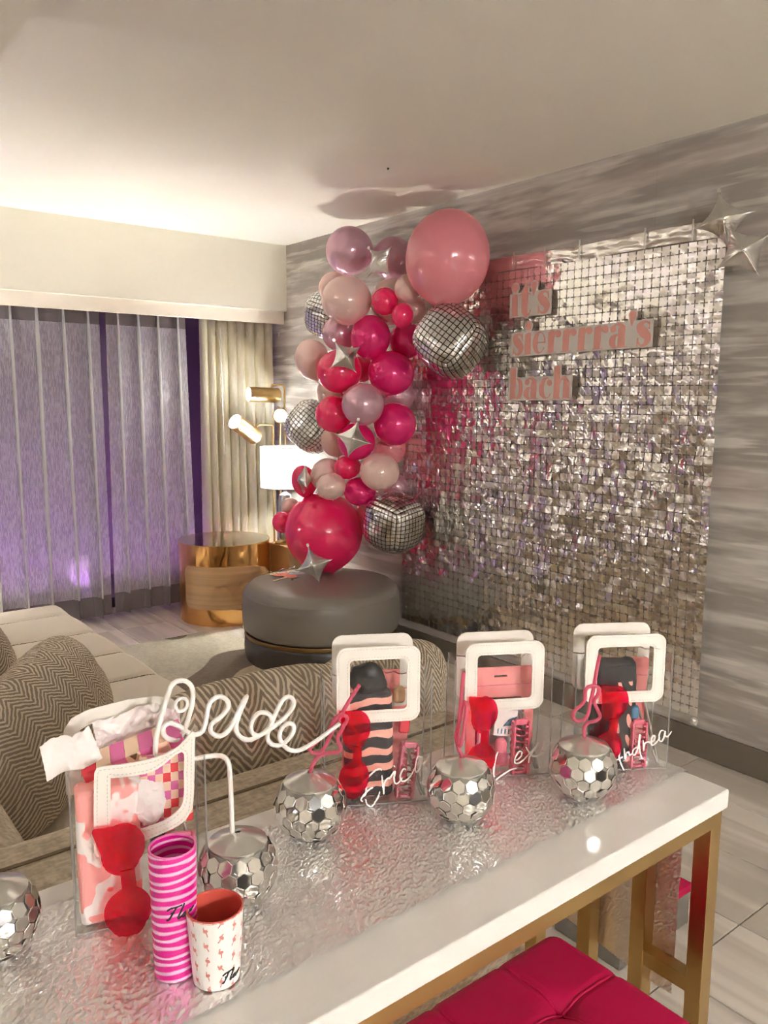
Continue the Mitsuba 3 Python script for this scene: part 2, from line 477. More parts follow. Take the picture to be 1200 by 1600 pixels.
# balcony outside: dark slab, tall wall, a violet flood lamp and an unseen strip
struct('balcony_floor_outside', box(-2.7, 4.2, 5.75, 7.4, -0.2, -0.12), 'm_base')
struct('balcony_wall_outside', box(-2.7, 4.2, 7.3, 7.4, -0.12, 2.9), 'm_base')  # height chosen so the violet glow fades upward behind the sheers
_VIOLET = np.array([0.52, 0.20, 1.0])
fl = thing('flood_lamp_outside', 'violet flood lamp glowing on the balcony behind the left sheer curtain', 'lamp')
scene[fl + '__lens'] = led_emitter(lathe([[0, 0], [0.125, 0.0], [0.127, 0.006], [0.0, 0.012]][::-1], 24), _VIOLET * 900 + 700)
scene[fl + '__lens']['to_world'] = T(frame([2.02, 6.38, 0.14], [1, 0, 0], [0, 0, 1], [0, -1, 0]).tolist())
put(fl, 'housing', mv(lathe([[0, 0.05], [0.10, 0.05], [0.13, 0.02], [0.13, -0.01], [0.0, -0.01]], 24), frame([2.02, 6.40, 0.14], [1, 0, 0], [0, 0, -1], [0, 1, 0])), 'm_black', 40)
put(fl, 'foot', box(1.99, 2.05, 6.38, 6.44, -0.12, 0.07), 'm_black')
sl = thing('unseen_strip_outside', 'unseen violet strip below the window sill, placed to light the sheer curtains', 'light strip')
scene[sl + '__strip'] = led_emitter(box(-0.5, 2.9, 5.86, 5.90, -0.10, -0.03), _VIOLET * L_UNSEEN_STRIP + 0.4)  # out of view below the sill, lights sheers and balcony wall violet

# ------------------------------------------------------------------ curtains
def drape_surface(x0t, x1t, x0b, x1b, yt, yb, zt, zb, pleats, amp, seed, nu, nv, sharp=3.0, ridge=0.5):
    r = np.random.default_rng(seed)
    ph = r.uniform(-0.25, 0.25, pleats + 2); am = r.uniform(0.75, 1.2, pleats + 2)
    s = np.linspace(0, 1, nu); v = np.linspace(0, 1, nv)
    S, V = np.meshgrid(s, v, indexing='ij')
    ps = S * pleats
    idx = np.floor(ps).astype(int)
    loc = ps - idx - 0.5 - ph[idx] * (0.25 + 0.4 * V) * 0.5
    w = 0.10 + 0.07 * V
    bump = np.exp(-np.abs(loc / w) ** sharp) * am[idx]
    side = np.tanh(loc / (w * 0.6)) * np.exp(-np.abs(loc / (w * 1.6)) ** 2)
    X = (x0t + (x1t - x0t) * S) * (1 - V) + (x0b + (x1b - x0b) * S) * V
    pitch = (x1t - x0t) / pleats
    X = X - side * pitch * 0.13
    A = amp * (0.75 + 0.5 * V)
    N = meshkit.fbm(np.stack([S * pleats * 0.9, V * 1.6, np.full_like(S, seed)], -1), 2, seed) - 0.5
    Y = (yt + (yb - yt) * V) - A * bump * (0.6 + 0.4 * V) + amp * 0.5 * N * V
    yy = yt[0] if np.ndim(yt) else 0
    Z = zt + (zb - zt) * V
    return np.stack([X, Y, Z], -1)


def curtain(name, label, cat_, group, args, hem, matname, hem_mat, heading_mat=None, fold_mat=None):
    k = thing(name, label, cat_, group)
    P = drape_surface(**args)
    nv = P.shape[1]
    zt, zb = args['zt'], args['zb']
    cut = int(round((1 - hem / (zt - zb)) * (nv - 1)))
    top = max(2, int(round(0.10 / (zt - zb) * (nv - 1))))
    put(k, 'heading', sheet(P[:, :top + 1]), heading_mat or matname, True)
    put(k, 'panel', sheet(P[:, top:cut + 1]), matname, True)
    put(k, 'hem', sheet(P[:, cut:]), hem_mat, True)
    if fold_mat:   # the sewn triple fold along each pleat's crest
        n = P.shape[0]; pl = args['pleats']
        for q in range(pl):
            a, b = int(n * q / pl), int(n * (q + 1) / pl)
            ci = np.argmin(P[a:b, :, 1], axis=0) + a
            ci = np.round(np.convolve(np.pad(ci, 6, mode='edge'), np.ones(13) / 13, 'valid')).astype(int)
            line = P[ci, np.arange(P.shape[1])][:cut + 1].copy()
            line[:, 0] = np.convolve(np.pad(line[:, 0], 5, mode='edge'), np.ones(11) / 11, 'valid')
            line[:, 1] -= 0.002
            rad = np.interp(np.arange(len(line)), [0, len(line) * 0.12, len(line) * 0.5, len(line) - 1], [0.007, 0.012, 0.010, 0.006]) * (0.75 + 0.5 * ((q * 37) % 10) / 10)
            put(k, 'pleat_fold', tube(line, rad, 8), fold_mat, True)
    return k


curtain('sheer_curtain', 'grey slub sheer curtain panel at the far left, violet light glowing through it', 'curtain', 'sheer curtains at the window',
        dict(x0t=0.30, x1t=1.868, x0b=0.30, x1b=1.875, yt=5.36, yb=5.37, zt=2.07, zb=0.03, pleats=10, amp=0.055, seed=3, nu=420, nv=60), 0.13, 'm_sheer', 'm_hem', 'm_hem', 'm_sheer_fold')
curtain('sheer_curtain', 'narrower grey sheer curtain panel between the dark gap and the beige drape', 'curtain', 'sheer curtains at the window',
        dict(x0t=1.90, x1t=2.45, x0b=1.89, x1b=2.50, yt=5.33, yb=5.36, zt=2.07, zb=0.04, pleats=4, amp=0.055, seed=5, nu=200, nv=60), 0.13, 'm_sheer', 'm_hem', 'm_hem', 'm_sheer_fold')
# beige drape: gathered stack whose left end stands deeper than its right end
su, sv = np.meshgrid(np.linspace(0, 1, 320), np.linspace(0, 1, 40), indexing='ij')
nd_ = meshkit.fbm(np.stack([su * 5.0, sv * 0.9, 0 * su + 2], -1), 2, 17) - 0.5
ph_ = 2 * PI * (su * 8.0 + nd_ * 1.1 * (0.4 + 0.6 * sv))
dx_ = 2.60 + 0.452 * su - 0.011 * np.sin(ph_)
dy_ = 5.43 - 0.27 * su + 0.048 * (0.55 + 0.45 * sv) * np.sign(np.cos(ph_)) * np.abs(np.cos(ph_)) ** 0.8 * (0.8 + 0.8 * nd_)
P = np.stack([dx_, dy_, 2.07 - 2.03 * sv], -1)
dk = thing('drape', 'beige blackout drape gathered in folds in the window corner beside the gold lamp', 'curtain')
put(dk, 'heading', sheet(P[:, :4]), 'm_drape', True)
put(dk, 'panel', sheet(P[:, 3:]), 'm_drape', True)
for k in range(7):
    x = 2.66 + k * 0.062
    put(dk, 'hook', box(x - 0.003, x + 0.003, 5.36 - 0.27 * min(1, (x - 2.62) / 0.43) - 0.055, 5.37 - 0.27 * min(1, (x - 2.62) / 0.43) - 0.05, 1.93, 1.96), 'm_steel')
single('draw_rod', 'thin clear draw rod hanging on the beige drape', 'rod', tube([[2.66, 5.22, 1.98], [2.66, 5.20, 1.10]], 0.004, 8), 'm_white_plastic', 40)

# ------------------------------------------------------------------ rug
single('area_rug', 'taupe and sand area rug with dark curved patch in front of the sofa', 'rug', rbox(0.70, 2.33, 2.60, 4.672, 0.0005, 0.011, 0.004, k=1), 'm_rug')

# ------------------------------------------------------------------ sofa
sf = thing('sectional_sofa', 'beige upholstered sofa with channel-stitched seat behind the white table', 'sofa')
SEAMS = [2.215, 2.588, 2.965, 3.31, 3.68, 4.065]


def seat_warp_fn(c):
    def w(v):
        v = v.copy()
        y = v[:, 1] + c[1]
        d = np.min(np.abs(y[:, None] - np.array(SEAMS)[None]), axis=1)
        top = np.clip((v[:, 2] - 0.02) / 0.1, 0, 1); front = np.clip((v[:, 0] - 0.3) / 0.15, 0, 1)
        g = np.exp(-(d / 0.018) ** 2) * 0.011 - np.exp(-((d - 0.18) / 0.12) ** 2) * 0.008
        v[:, 2] -= g * top
        v[:, 0] -= g * front * (1 - top)
        return v
    return w


seat = rbox(0.28, 1.232, 1.30, 4.30, 0.15, 0.43, 0.07, k=5, nx=8, ny=420, nz=3, warp=seat_warp_fn([0.756, 2.80, 0.29]))
put(sf, 'seat', seat, 'm_seat', 40)
for y in SEAMS:
    pth = [[0.42, y + 0.035, 0.4215], [0.7, y + 0.015, 0.4215], [1.0, y, 0.4215], [1.16, y, 0.4215], [1.20, y, 0.412], [1.225, y, 0.385]]
    put(sf, 'seam', tube(smooth_path(pth, 5), 0.0024, 6), 'm_seam', 60)
put(sf, 'base', rbox(0.30, 1.19, 1.10, 4.26, 0.05, 0.16, 0.01, k=1), 'm_tweed')
put(sf, 'backrest', rbox(-0.16, 0.33, 1.02, 4.30, 0.06, 0.80, 0.10, k=5, ny=20), 'm_tweed', 40)
put(sf, 'armrest', rbox(-0.15, 1.237, 1.012, 1.33, 0.06, 0.815, 0.085, k=5, nx=30), 'm_tweed', 40)
put(sf, 'seam', tube(smooth_path([[-0.05, 1.2, 0.8165], [0.6, 1.2, 0.8165], [1.15, 1.2, 0.8165]], 4), 0.003, 6), 'm_seam', 60)
put(sf, 'seam', tube([[-0.05, 1.0105, 0.60], [1.15, 1.0105, 0.60]], 0.003, 6), 'm_seam', 60)
for x, y in ((0.0, 1.1), (1.1, 1.2), (0.0, 4.15), (1.1, 4.15)):
    put(sf, 'foot', lathe([[0, 0], [0.02, 0], [0.026, 0.06], [0, 0.06]], 16, x, y, 0.0), 'm_black', 40)


def cushion(w, h, t, seed=0, n=40, pinch=0.16):
    """pillow in the xy plane, thickness along z, uv over the face."""
    u = np.sin(np.linspace(-PI / 2, PI / 2, n))
    U, V = np.meshgrid(u, u, indexing='ij')
    prof = (np.clip(1 - U ** 2, 0, 1) * np.clip(1 - V ** 2, 0, 1)) ** 0.42
    X = U * w / 2 * np.sqrt(1 - 0.30 * V ** 4)
    Y = V * h / 2 * np.sqrt(1 - 0.30 * U ** 4)
    nz = (meshkit.fbm(np.stack([U * 2, V * 2, U * 0 + seed], -1), 3, seed) - 0.5) * 0.35 * prof
    vs, fs, uvs = [], [], []
    for s in (1, -1):
        P = np.stack([X, Y, s * t / 2 * prof * (1 + nz)], -1)
        vs.append(P.reshape(-1, 3)); fs.append(grid_faces(n, n, flip=(s < 0)))
        uvs.append(np.stack([U * 0.5 + 0.5, V * 0.5 + 0.5], -1).reshape(-1, 2))
    v, f = cat((vs[0], fs[0]), (vs[1], fs[1]))
    return (v, f), np.vstack(uvs)


def put_cushion(label, w, h, t, origin, ex, ey, seed):
    ex = np.array(ex, float); ex /= np.linalg.norm(ex)
    ey = np.array(ey, float); ey -= ex * (ex @ ey); ey /= np.linalg.norm(ey)
    m, uv = cushion(w, h, t, seed)
    return single('throw_cushion', label, 'cushion', mv(m, frame(origin, ex, ey, np.cross(ex, ey))), 'm_herring', True, uv=uv, group='herringbone cushions on the sofa')


put_cushion('long herringbone cushion leaning on the near sofa arm, left of the two there', 0.56, 0.52, 0.20, [0.76, 1.44, 0.69], [1, 0.0, 0], [0, -0.22, 1], 1)
put_cushion('herringbone cushion leaning on the near sofa arm, at its right end', 0.42, 0.50, 0.18, [1.115, 1.46, 0.69], [1, -0.02, -0.01], [0, -0.2, 1], 2)
put_cushion('large herringbone cushion leaning on the left sofa back, nearest the gift bag', 0.94, 0.36, 0.24, [0.60, 2.30, 0.59], [0.41, 0.67, 0], [-0.424, 0.259, 0.868], 3)
put_cushion('herringbone cushion on the sofa back farther from the table, mostly hidden', 0.62, 0.42, 0.20, [0.60, 3.25, 0.60], [0.0, 1, 0], [-0.45, 0, 1], 4)

# ------------------------------------------------------------------ ottoman
OX, OY, OR = 2.575, 3.85, 0.46
ot = thing('ottoman', 'round grey vinyl ottoman with brass band and black base under the balloon column', 'ottoman')
prof = [[0, 0.453], [0.23, 0.451], [0.366, 0.445], [0.416, 0.435], [0.441, 0.415], [0.453, 0.385], [0.458, 0.345], [0.460, 0.28], [0.458, 0.22], [0.452, 0.19], [0.432, 0.172], [0.0, 0.172]][::-1]
put(ot, 'cushion', lathe(prof, 96, OX, OY), 'm_vinyl', 50)
put(ot, 'seam', mv(tube([[0.4525 * math.cos(a), 0.4525 * math.sin(a), 0.387] for a in np.linspace(0, 2 * PI, 97)[:-1]], 0.0022, 6, closed=True), frame([OX, OY, 0], [1, 0, 0], [0, 1, 0], [0, 0, 1])), 'm_vinyl', 60)
put(ot, 'brass_band', lathe([[0, 0.148], [0.445, 0.148], [0.448, 0.152], [0.448, 0.168], [0.445, 0.172], [0, 0.172]], 96, OX, OY), 'm_brass_dim', 40)
put(ot, 'base', lathe([[0, 0.0], [0.424, 0.0], [0.436, 0.01], [0.447, 0.05], [0.450, 0.09], [0.446, 0.13], [0.435, 0.148], [0, 0.148]], 96, OX, OY), 'm_black_vinyl', 50)

# paper cut-outs lying on the ottoman
def cutout(label, poly, matname, x, y, rot, bend=0.0):
    m = extrude(poly, 0.0012)
    c, s = math.cos(rot), math.sin(rot)
    single('paper_cutout', label, 'paper cutout', mv(m, frame([x, y, 0.4535], [c, s, 0], [-s, c, 0], [0, 0, 1])), matname)


zig = lambda n, a, w: LineString([(i * a, (i % 2) * a * 0.6) for i in range(n)]).buffer(w, cap_style=2, join_style=2)
cutout('salmon paper cutout on the ottoman, left of the others', Point(0, 0).buffer(0.032).union(Point(0.05, 0.01).buffer(0.026)), 'm_paper_salmon', 2.43, 4.09, 0.2)
cutout('dark zigzag paper strip on the ottoman by the wooden table', zig(4, 0.05, 0.006), 'm_black', 2.50, 4.20, 0.1)
cutout('cream paper strip on the ottoman in front of the salmon cutouts', sbox(0, 0, 0.14, 0.014), 'm_paper_cream', 2.33, 3.97, 0.3)
cutout('salmon paper cutout on the ottoman touching the big hot pink balloon', Point(0, 0).buffer(0.04).union(Point(0.03, 0.045).buffer(0.028)), 'm_paper_salmon', 2.47, 4.02, 0.8)
cutout('pale lacy paper cutout in the middle of the ottoman papers', unary_union([Point(0.03 * i, 0.012 * math.sin(2.1 * i)).buffer(0.018).difference(Point(0.03 * i, 0.012 * math.sin(2.1 * i)).buffer(0.010)) for i in range(7)]), 'm_paper_cream', 2.42, 4.14, -0.1)
cutout('dark pointed paper strip at the foot of the silver star', zig(3, 0.04, 0.006), 'm_black', 2.42, 3.92, 0.5)

# ------------------------------------------------------------------ drum table
DX, DY, DR, DH = 2.535, 4.985, 0.308, 0.538
dt = thing('drum_table', 'mirrored gold drum side table with a curved wood panel', 'side table')
put(dt, 'body', lathe([[0, 0.0], [DR - 0.002, 0.0], [DR, 0.003], [DR, DH - 0.004], [DR - 0.002, DH - 0.002], [0, DH - 0.002]], 128, DX, DY), 'm_gold_mirror', 30)
put(dt, 'top', lathe([[0, DH - 0.0015], [DR - 0.004, DH - 0.0015], [DR - 0.003, DH + 0.001], [0, DH + 0.001]], 128, DX, DY), 'm_bronze_top', 30)
put(dt, 'rim', lathe([[DR - 0.004, DH - 0.003], [DR + 0.002, DH - 0.003], [DR + 0.002, DH + 0.002], [DR - 0.004, DH + 0.002]], 128, DX, DY), 'm_gold_satin', 30)
# wood panel wraps the camera side of the drum, with rounded corners
a0, a1, z0, z1 = math.radians(188), math.radians(312), 0.115, 0.40
na, nz_ = 60, 16
A, Z = np.meshgrid(np.linspace(a0, a1, na), np.linspace(z0, z1, nz_), indexing='ij')
ua = (A - a0) / (a1 - a0); rc = 0.05
ztop = z1 - 0.055 * np.clip((ua - 0.55) / 0.45, 0, 1) ** 2 * 1.0 - 0.03 * np.clip((0.06 - ua) / 0.06, 0, 1) ** 2 - 0.05 * np.clip((ua - 0.9) / 0.1, 0, 1) ** 2
zbot = z0 + 0.03 * np.clip((0.08 - ua) / 0.08, 0, 1) ** 2 + 0.03 * np.clip((ua - 0.92) / 0.08, 0, 1) ** 2 - 0.02 * np.sin(ua * PI) * 0
Z = zbot + (ztop - zbot) * (Z - z0) / (z1 - z0)
PR = DR + 0.010
front = np.stack([DX + PR * np.cos(A), DY + PR * np.sin(A), Z], -1)
inner = np.stack([DX + (DR + 0.001) * np.cos(A), DY + (DR + 0.001) * np.sin(A), Z], -1)
rimloop = lambda a, b: sheet(np.stack([a, b], 1))
put(dt, 'wood_panel', cat(sheet(front), rimloop(front[:, 0], inner[:, 0]), rimloop(front[:, -1], inner[:, -1]), rimloop(front[0], inner[0]), rimloop(front[-1], inner[-1])), 'm_oak', 30)

# ------------------------------------------------------------------ lamp table and lamp
lt = thing('lamp_table', 'square wooden side table behind the ottoman holding the table lamp', 'side table')
put(lt, 'top', rbox(2.815, 3.05, 4.60, 4.865, 0.478, 0.50, 0.003, k=1), 'm_box_wood')
put(lt, 'body', box(2.82, 3.045, 4.605, 4.86, 0.30, 0.478), 'm_box_wood')
for x in (2.825, 3.02):
    for y in (4.615, 4.835):
        put(lt, 'leg', box(x, x + 0.018, y, y + 0.018, 0.0, 0.30), 'm_box_wood')
for LX, LY, tlab in ((2.892, 4.765, 'table lamp with white drum shade and glass stem on the wooden side table'), (0.45, 4.72, 'unseen table lamp with drum shade left of view, placed to light the window header and ceiling')):  # second lamp is unseen, left of view, lighting header and ceiling
  tl = thing('table_lamp', tlab, 'lamp')
  put(tl, 'base', lathe([[0, 0.5], [0.075, 0.5], [0.075, 0.512], [0.02, 0.52], [0.02, 0.53], [0, 0.53]], 40, LX, LY), 'm_gold_satin', 40)
  put(tl, 'stem', lathe([[0, 0.53], [0.045, 0.535], [0.05, 0.57], [0.05, 0.80], [0.04, 0.84], [0.012, 0.86], [0.012, 0.96], [0, 0.96]], 40, LX, LY), 'm_steel', 40)
  put(tl, 'shade', lathe([[0.168, 0.893], [0.168, 1.168]], 72, LX, LY), 'm_shade', True)
  for z in (0.893, 1.168):
      put(tl, 'shade_rim', mv(tube([[0.168 * math.cos(a), 0.168 * math.sin(a), z] for a in np.linspace(0, 2 * PI, 73)[:-1]], 0.0022, 6, closed=True), frame([LX, LY, 0], [1, 0, 0], [0, 1, 0], [0, 0, 1])), 'm_white_plastic', 60)
  scene[tl + '__bulb'] = {**led_emitter(lathe([[0, -0.04], [0.02, -0.035], [0.036, -0.016], [0.036, 0.016], [0.02, 0.035], [0, 0.04]], 20), WARM * L_BULB), 'to_world': T().translate([LX, LY, 1.04])}
et = thing('unseen_end_table', 'unseen round wooden end table left of view, under the unseen table lamp', 'side table')  # unseen, carries the lamp left of view
put(et, 'top', lathe([[0, 0.478], [0.22, 0.478], [0.22, 0.50], [0, 0.50]], 40, 0.45, 4.72), 'm_box_wood', 40)
put(et, 'stem', lathe([[0, 0], [0.16, 0], [0.16, 0.015], [0.02, 0.03], [0.02, 0.478], [0, 0.478]], 40, 0.45, 4.72), 'm_brass', 40)

# ------------------------------------------------------------------ gold floor lamp with three spot heads
gl = thing('floor_lamp', 'gold floor lamp with three cylinder spot heads in front of the drape', 'lamp')
GX, GY = 2.975, 4.985
put(gl, 'base', lathe([[0, 0], [0.075, 0], [0.075, 0.015], [0.0, 0.02]], 40, GX, GY), 'm_gold_satin', 40)


def spot_head(center, direction, length, r, on):
    d = np.array(direction, float); d /= np.linalg.norm(d)
    ex = np.cross(d, [0, 0, 1.0]); ex /= np.linalg.norm(ex); ey = np.cross(d, ex)
    M = frame(center, ex, ey, d)
    h = put(gl, 'spot_head', mv(lathe([[0, -length / 2], [r * 0.92, -length / 2], [r, -length / 2 + 0.006], [r, length / 2], [r - 0.004, length / 2], [r - 0.004, length / 2 - 0.02], [0, length / 2 - 0.02]], 40), M), 'm_gold_satin', 40)
    k = h + '__bulb'
    scene[k] = {**led_emitter(mv(lathe([[0, length / 2 - 0.012], [r - 0.008, length / 2 - 0.012], [r - 0.008, length / 2 - 0.019]][::-1], 32), M), NEUTRAL * on)}


spot_head([2.865, 4.99, 1.520], [-1.0, 0.12, 0.03], 0.225, 0.052, L_HEAD)
spot_head([2.685, 4.93, 1.285], [-0.72, -0.25, 0.42], 0.235, 0.056, L_HEAD)
spot_head([2.94, 4.90, 1.375], [-0.46, -0.84, 0.05], 0.12, 0.050, L_HEAD)
for pts in ([[GX + 0.055, GY + 0.0, 0.02], [GX + 0.055, GY, 1.56], [GX + 0.045, GY, 1.583], [GX + 0.02, GY, 1.59], [2.93, 4.99, 1.59], [2.925, 4.99, 1.565]],
            [[GX + 0.0, GY - 0.01, 0.02], [GX - 0.002, GY - 0.03, 1.40], [2.95, 4.93, 1.44]],
            [[GX - 0.05, GY - 0.01, 0.02], [GX - 0.05, GY - 0.01, 1.30], [GX - 0.06, GY - 0.012, 1.312], [2.80, 4.945, 1.315], [2.775, 4.94, 1.30]]):
    put(gl, 'pole', tube(pts, 0.0065, 10), 'm_gold_satin', 50)

# ------------------------------------------------------------------ unseen pendants behind the camera, placed to light balloons and table
for k, (x, y, z) in enumerate(((0.05, -2.25, 1.72), (0.85, -2.35, 1.78))):
    pn = thing('unseen_pendant_lamp', ('unseen opal globe lamp behind the camera, left of two, placed to light the balloons and table', 'unseen opal globe lamp behind the camera, right of two, placed to light the balloons and table')[k], 'lamp', 'unseen globe pendants')
    g = trimesh.creation.icosphere(3, 0.11)
    scene[pn + '__globe'] = {**led_emitter((np.array(g.vertices), np.array(g.faces)), NEUTRAL * L_UNSEEN_PENDANT), 'to_world': T().translate([x, y, z])}
    put(pn, 'cord', tube([[x, y, z + 0.11], [x, y, 2.30 if x < 0.5 else CEIL_Z]], 0.004, 8), 'm_black')

# added uplighter left of view: fill light bounced off the ceiling
up = thing('added_uplighter_lamp', 'added brass uplighter left of view, fill light for the ceiling and walls', 'lamp')
UX, UY = -1.5, 3.1
put(up, 'base', lathe([[0, 0], [0.14, 0], [0.14, 0.02], [0.0, 0.025]], 40, UX, UY), 'm_brass', 40)
put(up, 'pole', tube([[UX, UY, 0.02], [UX, UY, 1.70]], 0.012, 10), 'm_brass', 60)
put(up, 'bowl', lathe([[0.0, 1.68], [0.05, 1.69], [0.13, 1.75], [0.16, 1.80], [0.155, 1.80], [0.12, 1.755], [0.0, 1.70]], 48, UX, UY), 'm_brass', 40)
scene[up + '__bulb'] = led_emitter(lathe([[0.0, 1.765], [0.11, 1.765], [0.11, 1.758], [0, 1.758]][::-1], 32, UX, UY), NEUTRAL * 330.0)

# ================================================================== FOIL BACKDROP
fb = thing('foil_backdrop', 'silver foil curtain of small mirror squares hung on the wallpapered wall', 'backdrop curtain')
labels[fb]['kind'] = 'thing'
FX, PITCH = 3.036, 0.0405
FY0, FY1, FZ0, FZ1 = 1.722, 3.70, 0.165, 2.125
cells = []
ny_, nz2 = int((FY1 - FY0) / PITCH), int((FZ1 - FZ0) / PITCH)
jy, jz = np.meshgrid(np.arange(ny_), np.arange(nz2), indexing='ij')
cy = FY0 + (jy + 0.5) * PITCH; cz = FZ1 - (jz + 0.5) * PITCH


def foil_push(y, z):
    """how far the hanging foil stands off its plane (towards the room is negative)."""
    q = np.stack([y * 5.5, z * 0.7, 0 * y], -1)
    col = meshkit.fbm(q, 3, 11) - 0.5
    ripple = meshkit.fbm(np.stack([y * 9, z * 9, 0 * y + 3], -1), 3, 12) - 0.5
    a = 0.25 + np.exp(-((z - 1.05) / 0.5) ** 2)
    return -0.030 * col * a - 0.008 * ripple


def mess_at(y, z):
    m = 0.10 + 0.80 * np.exp(-((z - 1.24) / 0.42) ** 2) * (0.45 + 0.55 * np.clip((3.35 - y) / 0.5, 0, 1)) + 0.22 * np.exp(-((z - 0.72) / 0.3) ** 2)
    return np.where((z > 1.70) & (y < 2.75), m * 0.45, m)


def field(y, z):
    """the foil's surface: hanging waves plus crinkles that get stronger in the middle of the curtain."""
    m = mess_at(y, z)
    q = np.stack([y * 24, z * 20, 0 * y + 5], -1)
    cr = (meshkit.fbm(q, 2, 21) - 0.5) * 0.021 * m
    cr2 = (meshkit.fbm(q * 2.9, 2, 22) - 0.5) * 0.0056 * (0.22 + m)
    return FX + foil_push(y, z) + cr + cr2


def square(y, z, r):
    n = 5
    g = np.linspace(-0.5, 0.5, n) * (PITCH - 0.0040)
    U, V = np.meshgrid(g, g, indexing='ij')
    mess = float(mess_at(np.array(y), np.array(z)))
    ta, tb = r.normal(0, 0.012 + 0.10 * mess), r.normal(0, 0.012 + 0.14 * mess)
    X = field(y + U, z + V) + ta * U + tb * V
    return np.stack([X, y + U, z + V], -1)


r_ = np.random.default_rng(33)
near, far = [], []
order = np.argsort(cy.ravel(), kind='stable')
for c, k in enumerate(order):
    y, z = cy.ravel()[k], cz.ravel()[k]
    m = sheet(square(y, z, r_))
    (near if c < 294 else far).append(m)
for m in near:
    put(fb, 'square', m, 'm_foil')
put(fb, 'square_field', cat(*far), 'm_foil', kind='stuff', label='remaining silver squares of the backdrop left of its right edge')
# joining tabs: the sheet stays whole in the middle of each square's side, so the slits read as crosses
yc = FY0 + (np.arange(ny_) + 0.5) * PITCH; ze = FZ1 - (np.arange(nz2 - 1) + 1) * PITCH
ye = FY0 + (np.arange(ny_ - 1) + 1) * PITCH; zc_ = FZ1 - (np.arange(nz2) + 0.5) * PITCH
def tab_quads(Y, Z, hy, hz):
    Y, Z = [a.ravel() for a in np.meshgrid(Y, Z, indexing='ij')]
    c = np.stack([np.stack([field(Y + a * hy, Z + b * hz), Y + a * hy, Z + b * hz], -1) for a, b in ((-1, -1), (1, -1), (1, 1), (-1, 1))], 1)
    return c.reshape(-1, 3), np.arange(len(Y) * 4).reshape(-1, 4)
put(fb, 'joining_tabs', cat(tab_quads(yc, ze, 0.0045, 0.0022), tab_quads(ye, zc_, 0.0022, 0.0045)), 'm_foil', kind='stuff')
U, V = np.meshgrid(np.linspace(FY0, 2.99, 170), np.linspace(0, 1, 14), indexing='ij')
hz = FZ1 + V * 0.066 + 0.004 * np.sin(U * 7)
hx = FX - 0.002 - 0.010 * (meshkit.fbm(np.stack([U * 10, V * 2.6, 0 * U], -1), 4, 8) - 0.5)
put(fb, 'header_band', sheet(np.stack([hx, U, hz], -1)), 'm_foil', True, label='uncut foil band along the top edge')
U, V = np.meshgrid(np.linspace(2.94, FY1, 60), np.linspace(0, 1, 14), indexing='ij')
hx = FX + 0.006 - 0.03 * (meshkit.fbm(np.stack([U * 9, V * 2.0, 0 * U + 3], -1), 4, 9) - 0.5)
put(fb, 'header_band', sheet(np.stack([hx, U, FZ1 - 0.01 + V * 0.07 - 0.02 * (U - 2.94)], -1)), 'm_foil', True, label='uncut foil band of the second panel behind the balloons')
for y in (1.86, 2.08, 2.42, 2.62, 2.82):
    put(fb, 'tape', box(FX - 0.012, FX - 0.010, y - 0.004, y + 0.004, FZ1 + 0.0, FZ1 + 0.085), 'm_steel')
# crumpled bit at the lower right corner
gm = trimesh.creation.icosphere(3, 0.016); v = np.array(gm.vertices); v *= (0.7 + 0.7 * meshkit.fbm(v * 90, 2, 4))[:, None]
put(fb, 'crumpled_corner', shift((v, np.array(gm.faces)), [FX - 0.01, 1.73, 0.165]), 'm_foil')

# ------------------------------------------------------------------ letter signs
def stroke(path, widths, n=8):
    p = smooth_path(path, n); w = np.interp(np.linspace(0, 1, len(p)), np.linspace(0, 1, len(widths)), widths)
    t = np.gradient(p, axis=0); t /= np.linalg.norm(t, axis=1, keepdims=True) + 1e-9
    nrm = np.stack([-t[:, 1], t[:, 0]], 1)
    quads = []
    for a in range(len(p) - 1):
        q = Polygon([p[a] + nrm[a] * w[a] / 2, p[a + 1] + nrm[a + 1] * w[a + 1] / 2, p[a + 1] - nrm[a + 1] * w[a + 1] / 2, p[a] - nrm[a] * w[a] / 2]).buffer(0.004)
        quads.append(q)
    return unary_union(quads)


def ell(cx, cy, rx, ry):
    return affinity.scale(Point(cx, cy).buffer(1.0, 24), rx, ry, origin=(cx, cy)) if False else affinity.translate(affinity.scale(Point(0, 0).buffer(1.0, 24), rx, ry), cx, cy)


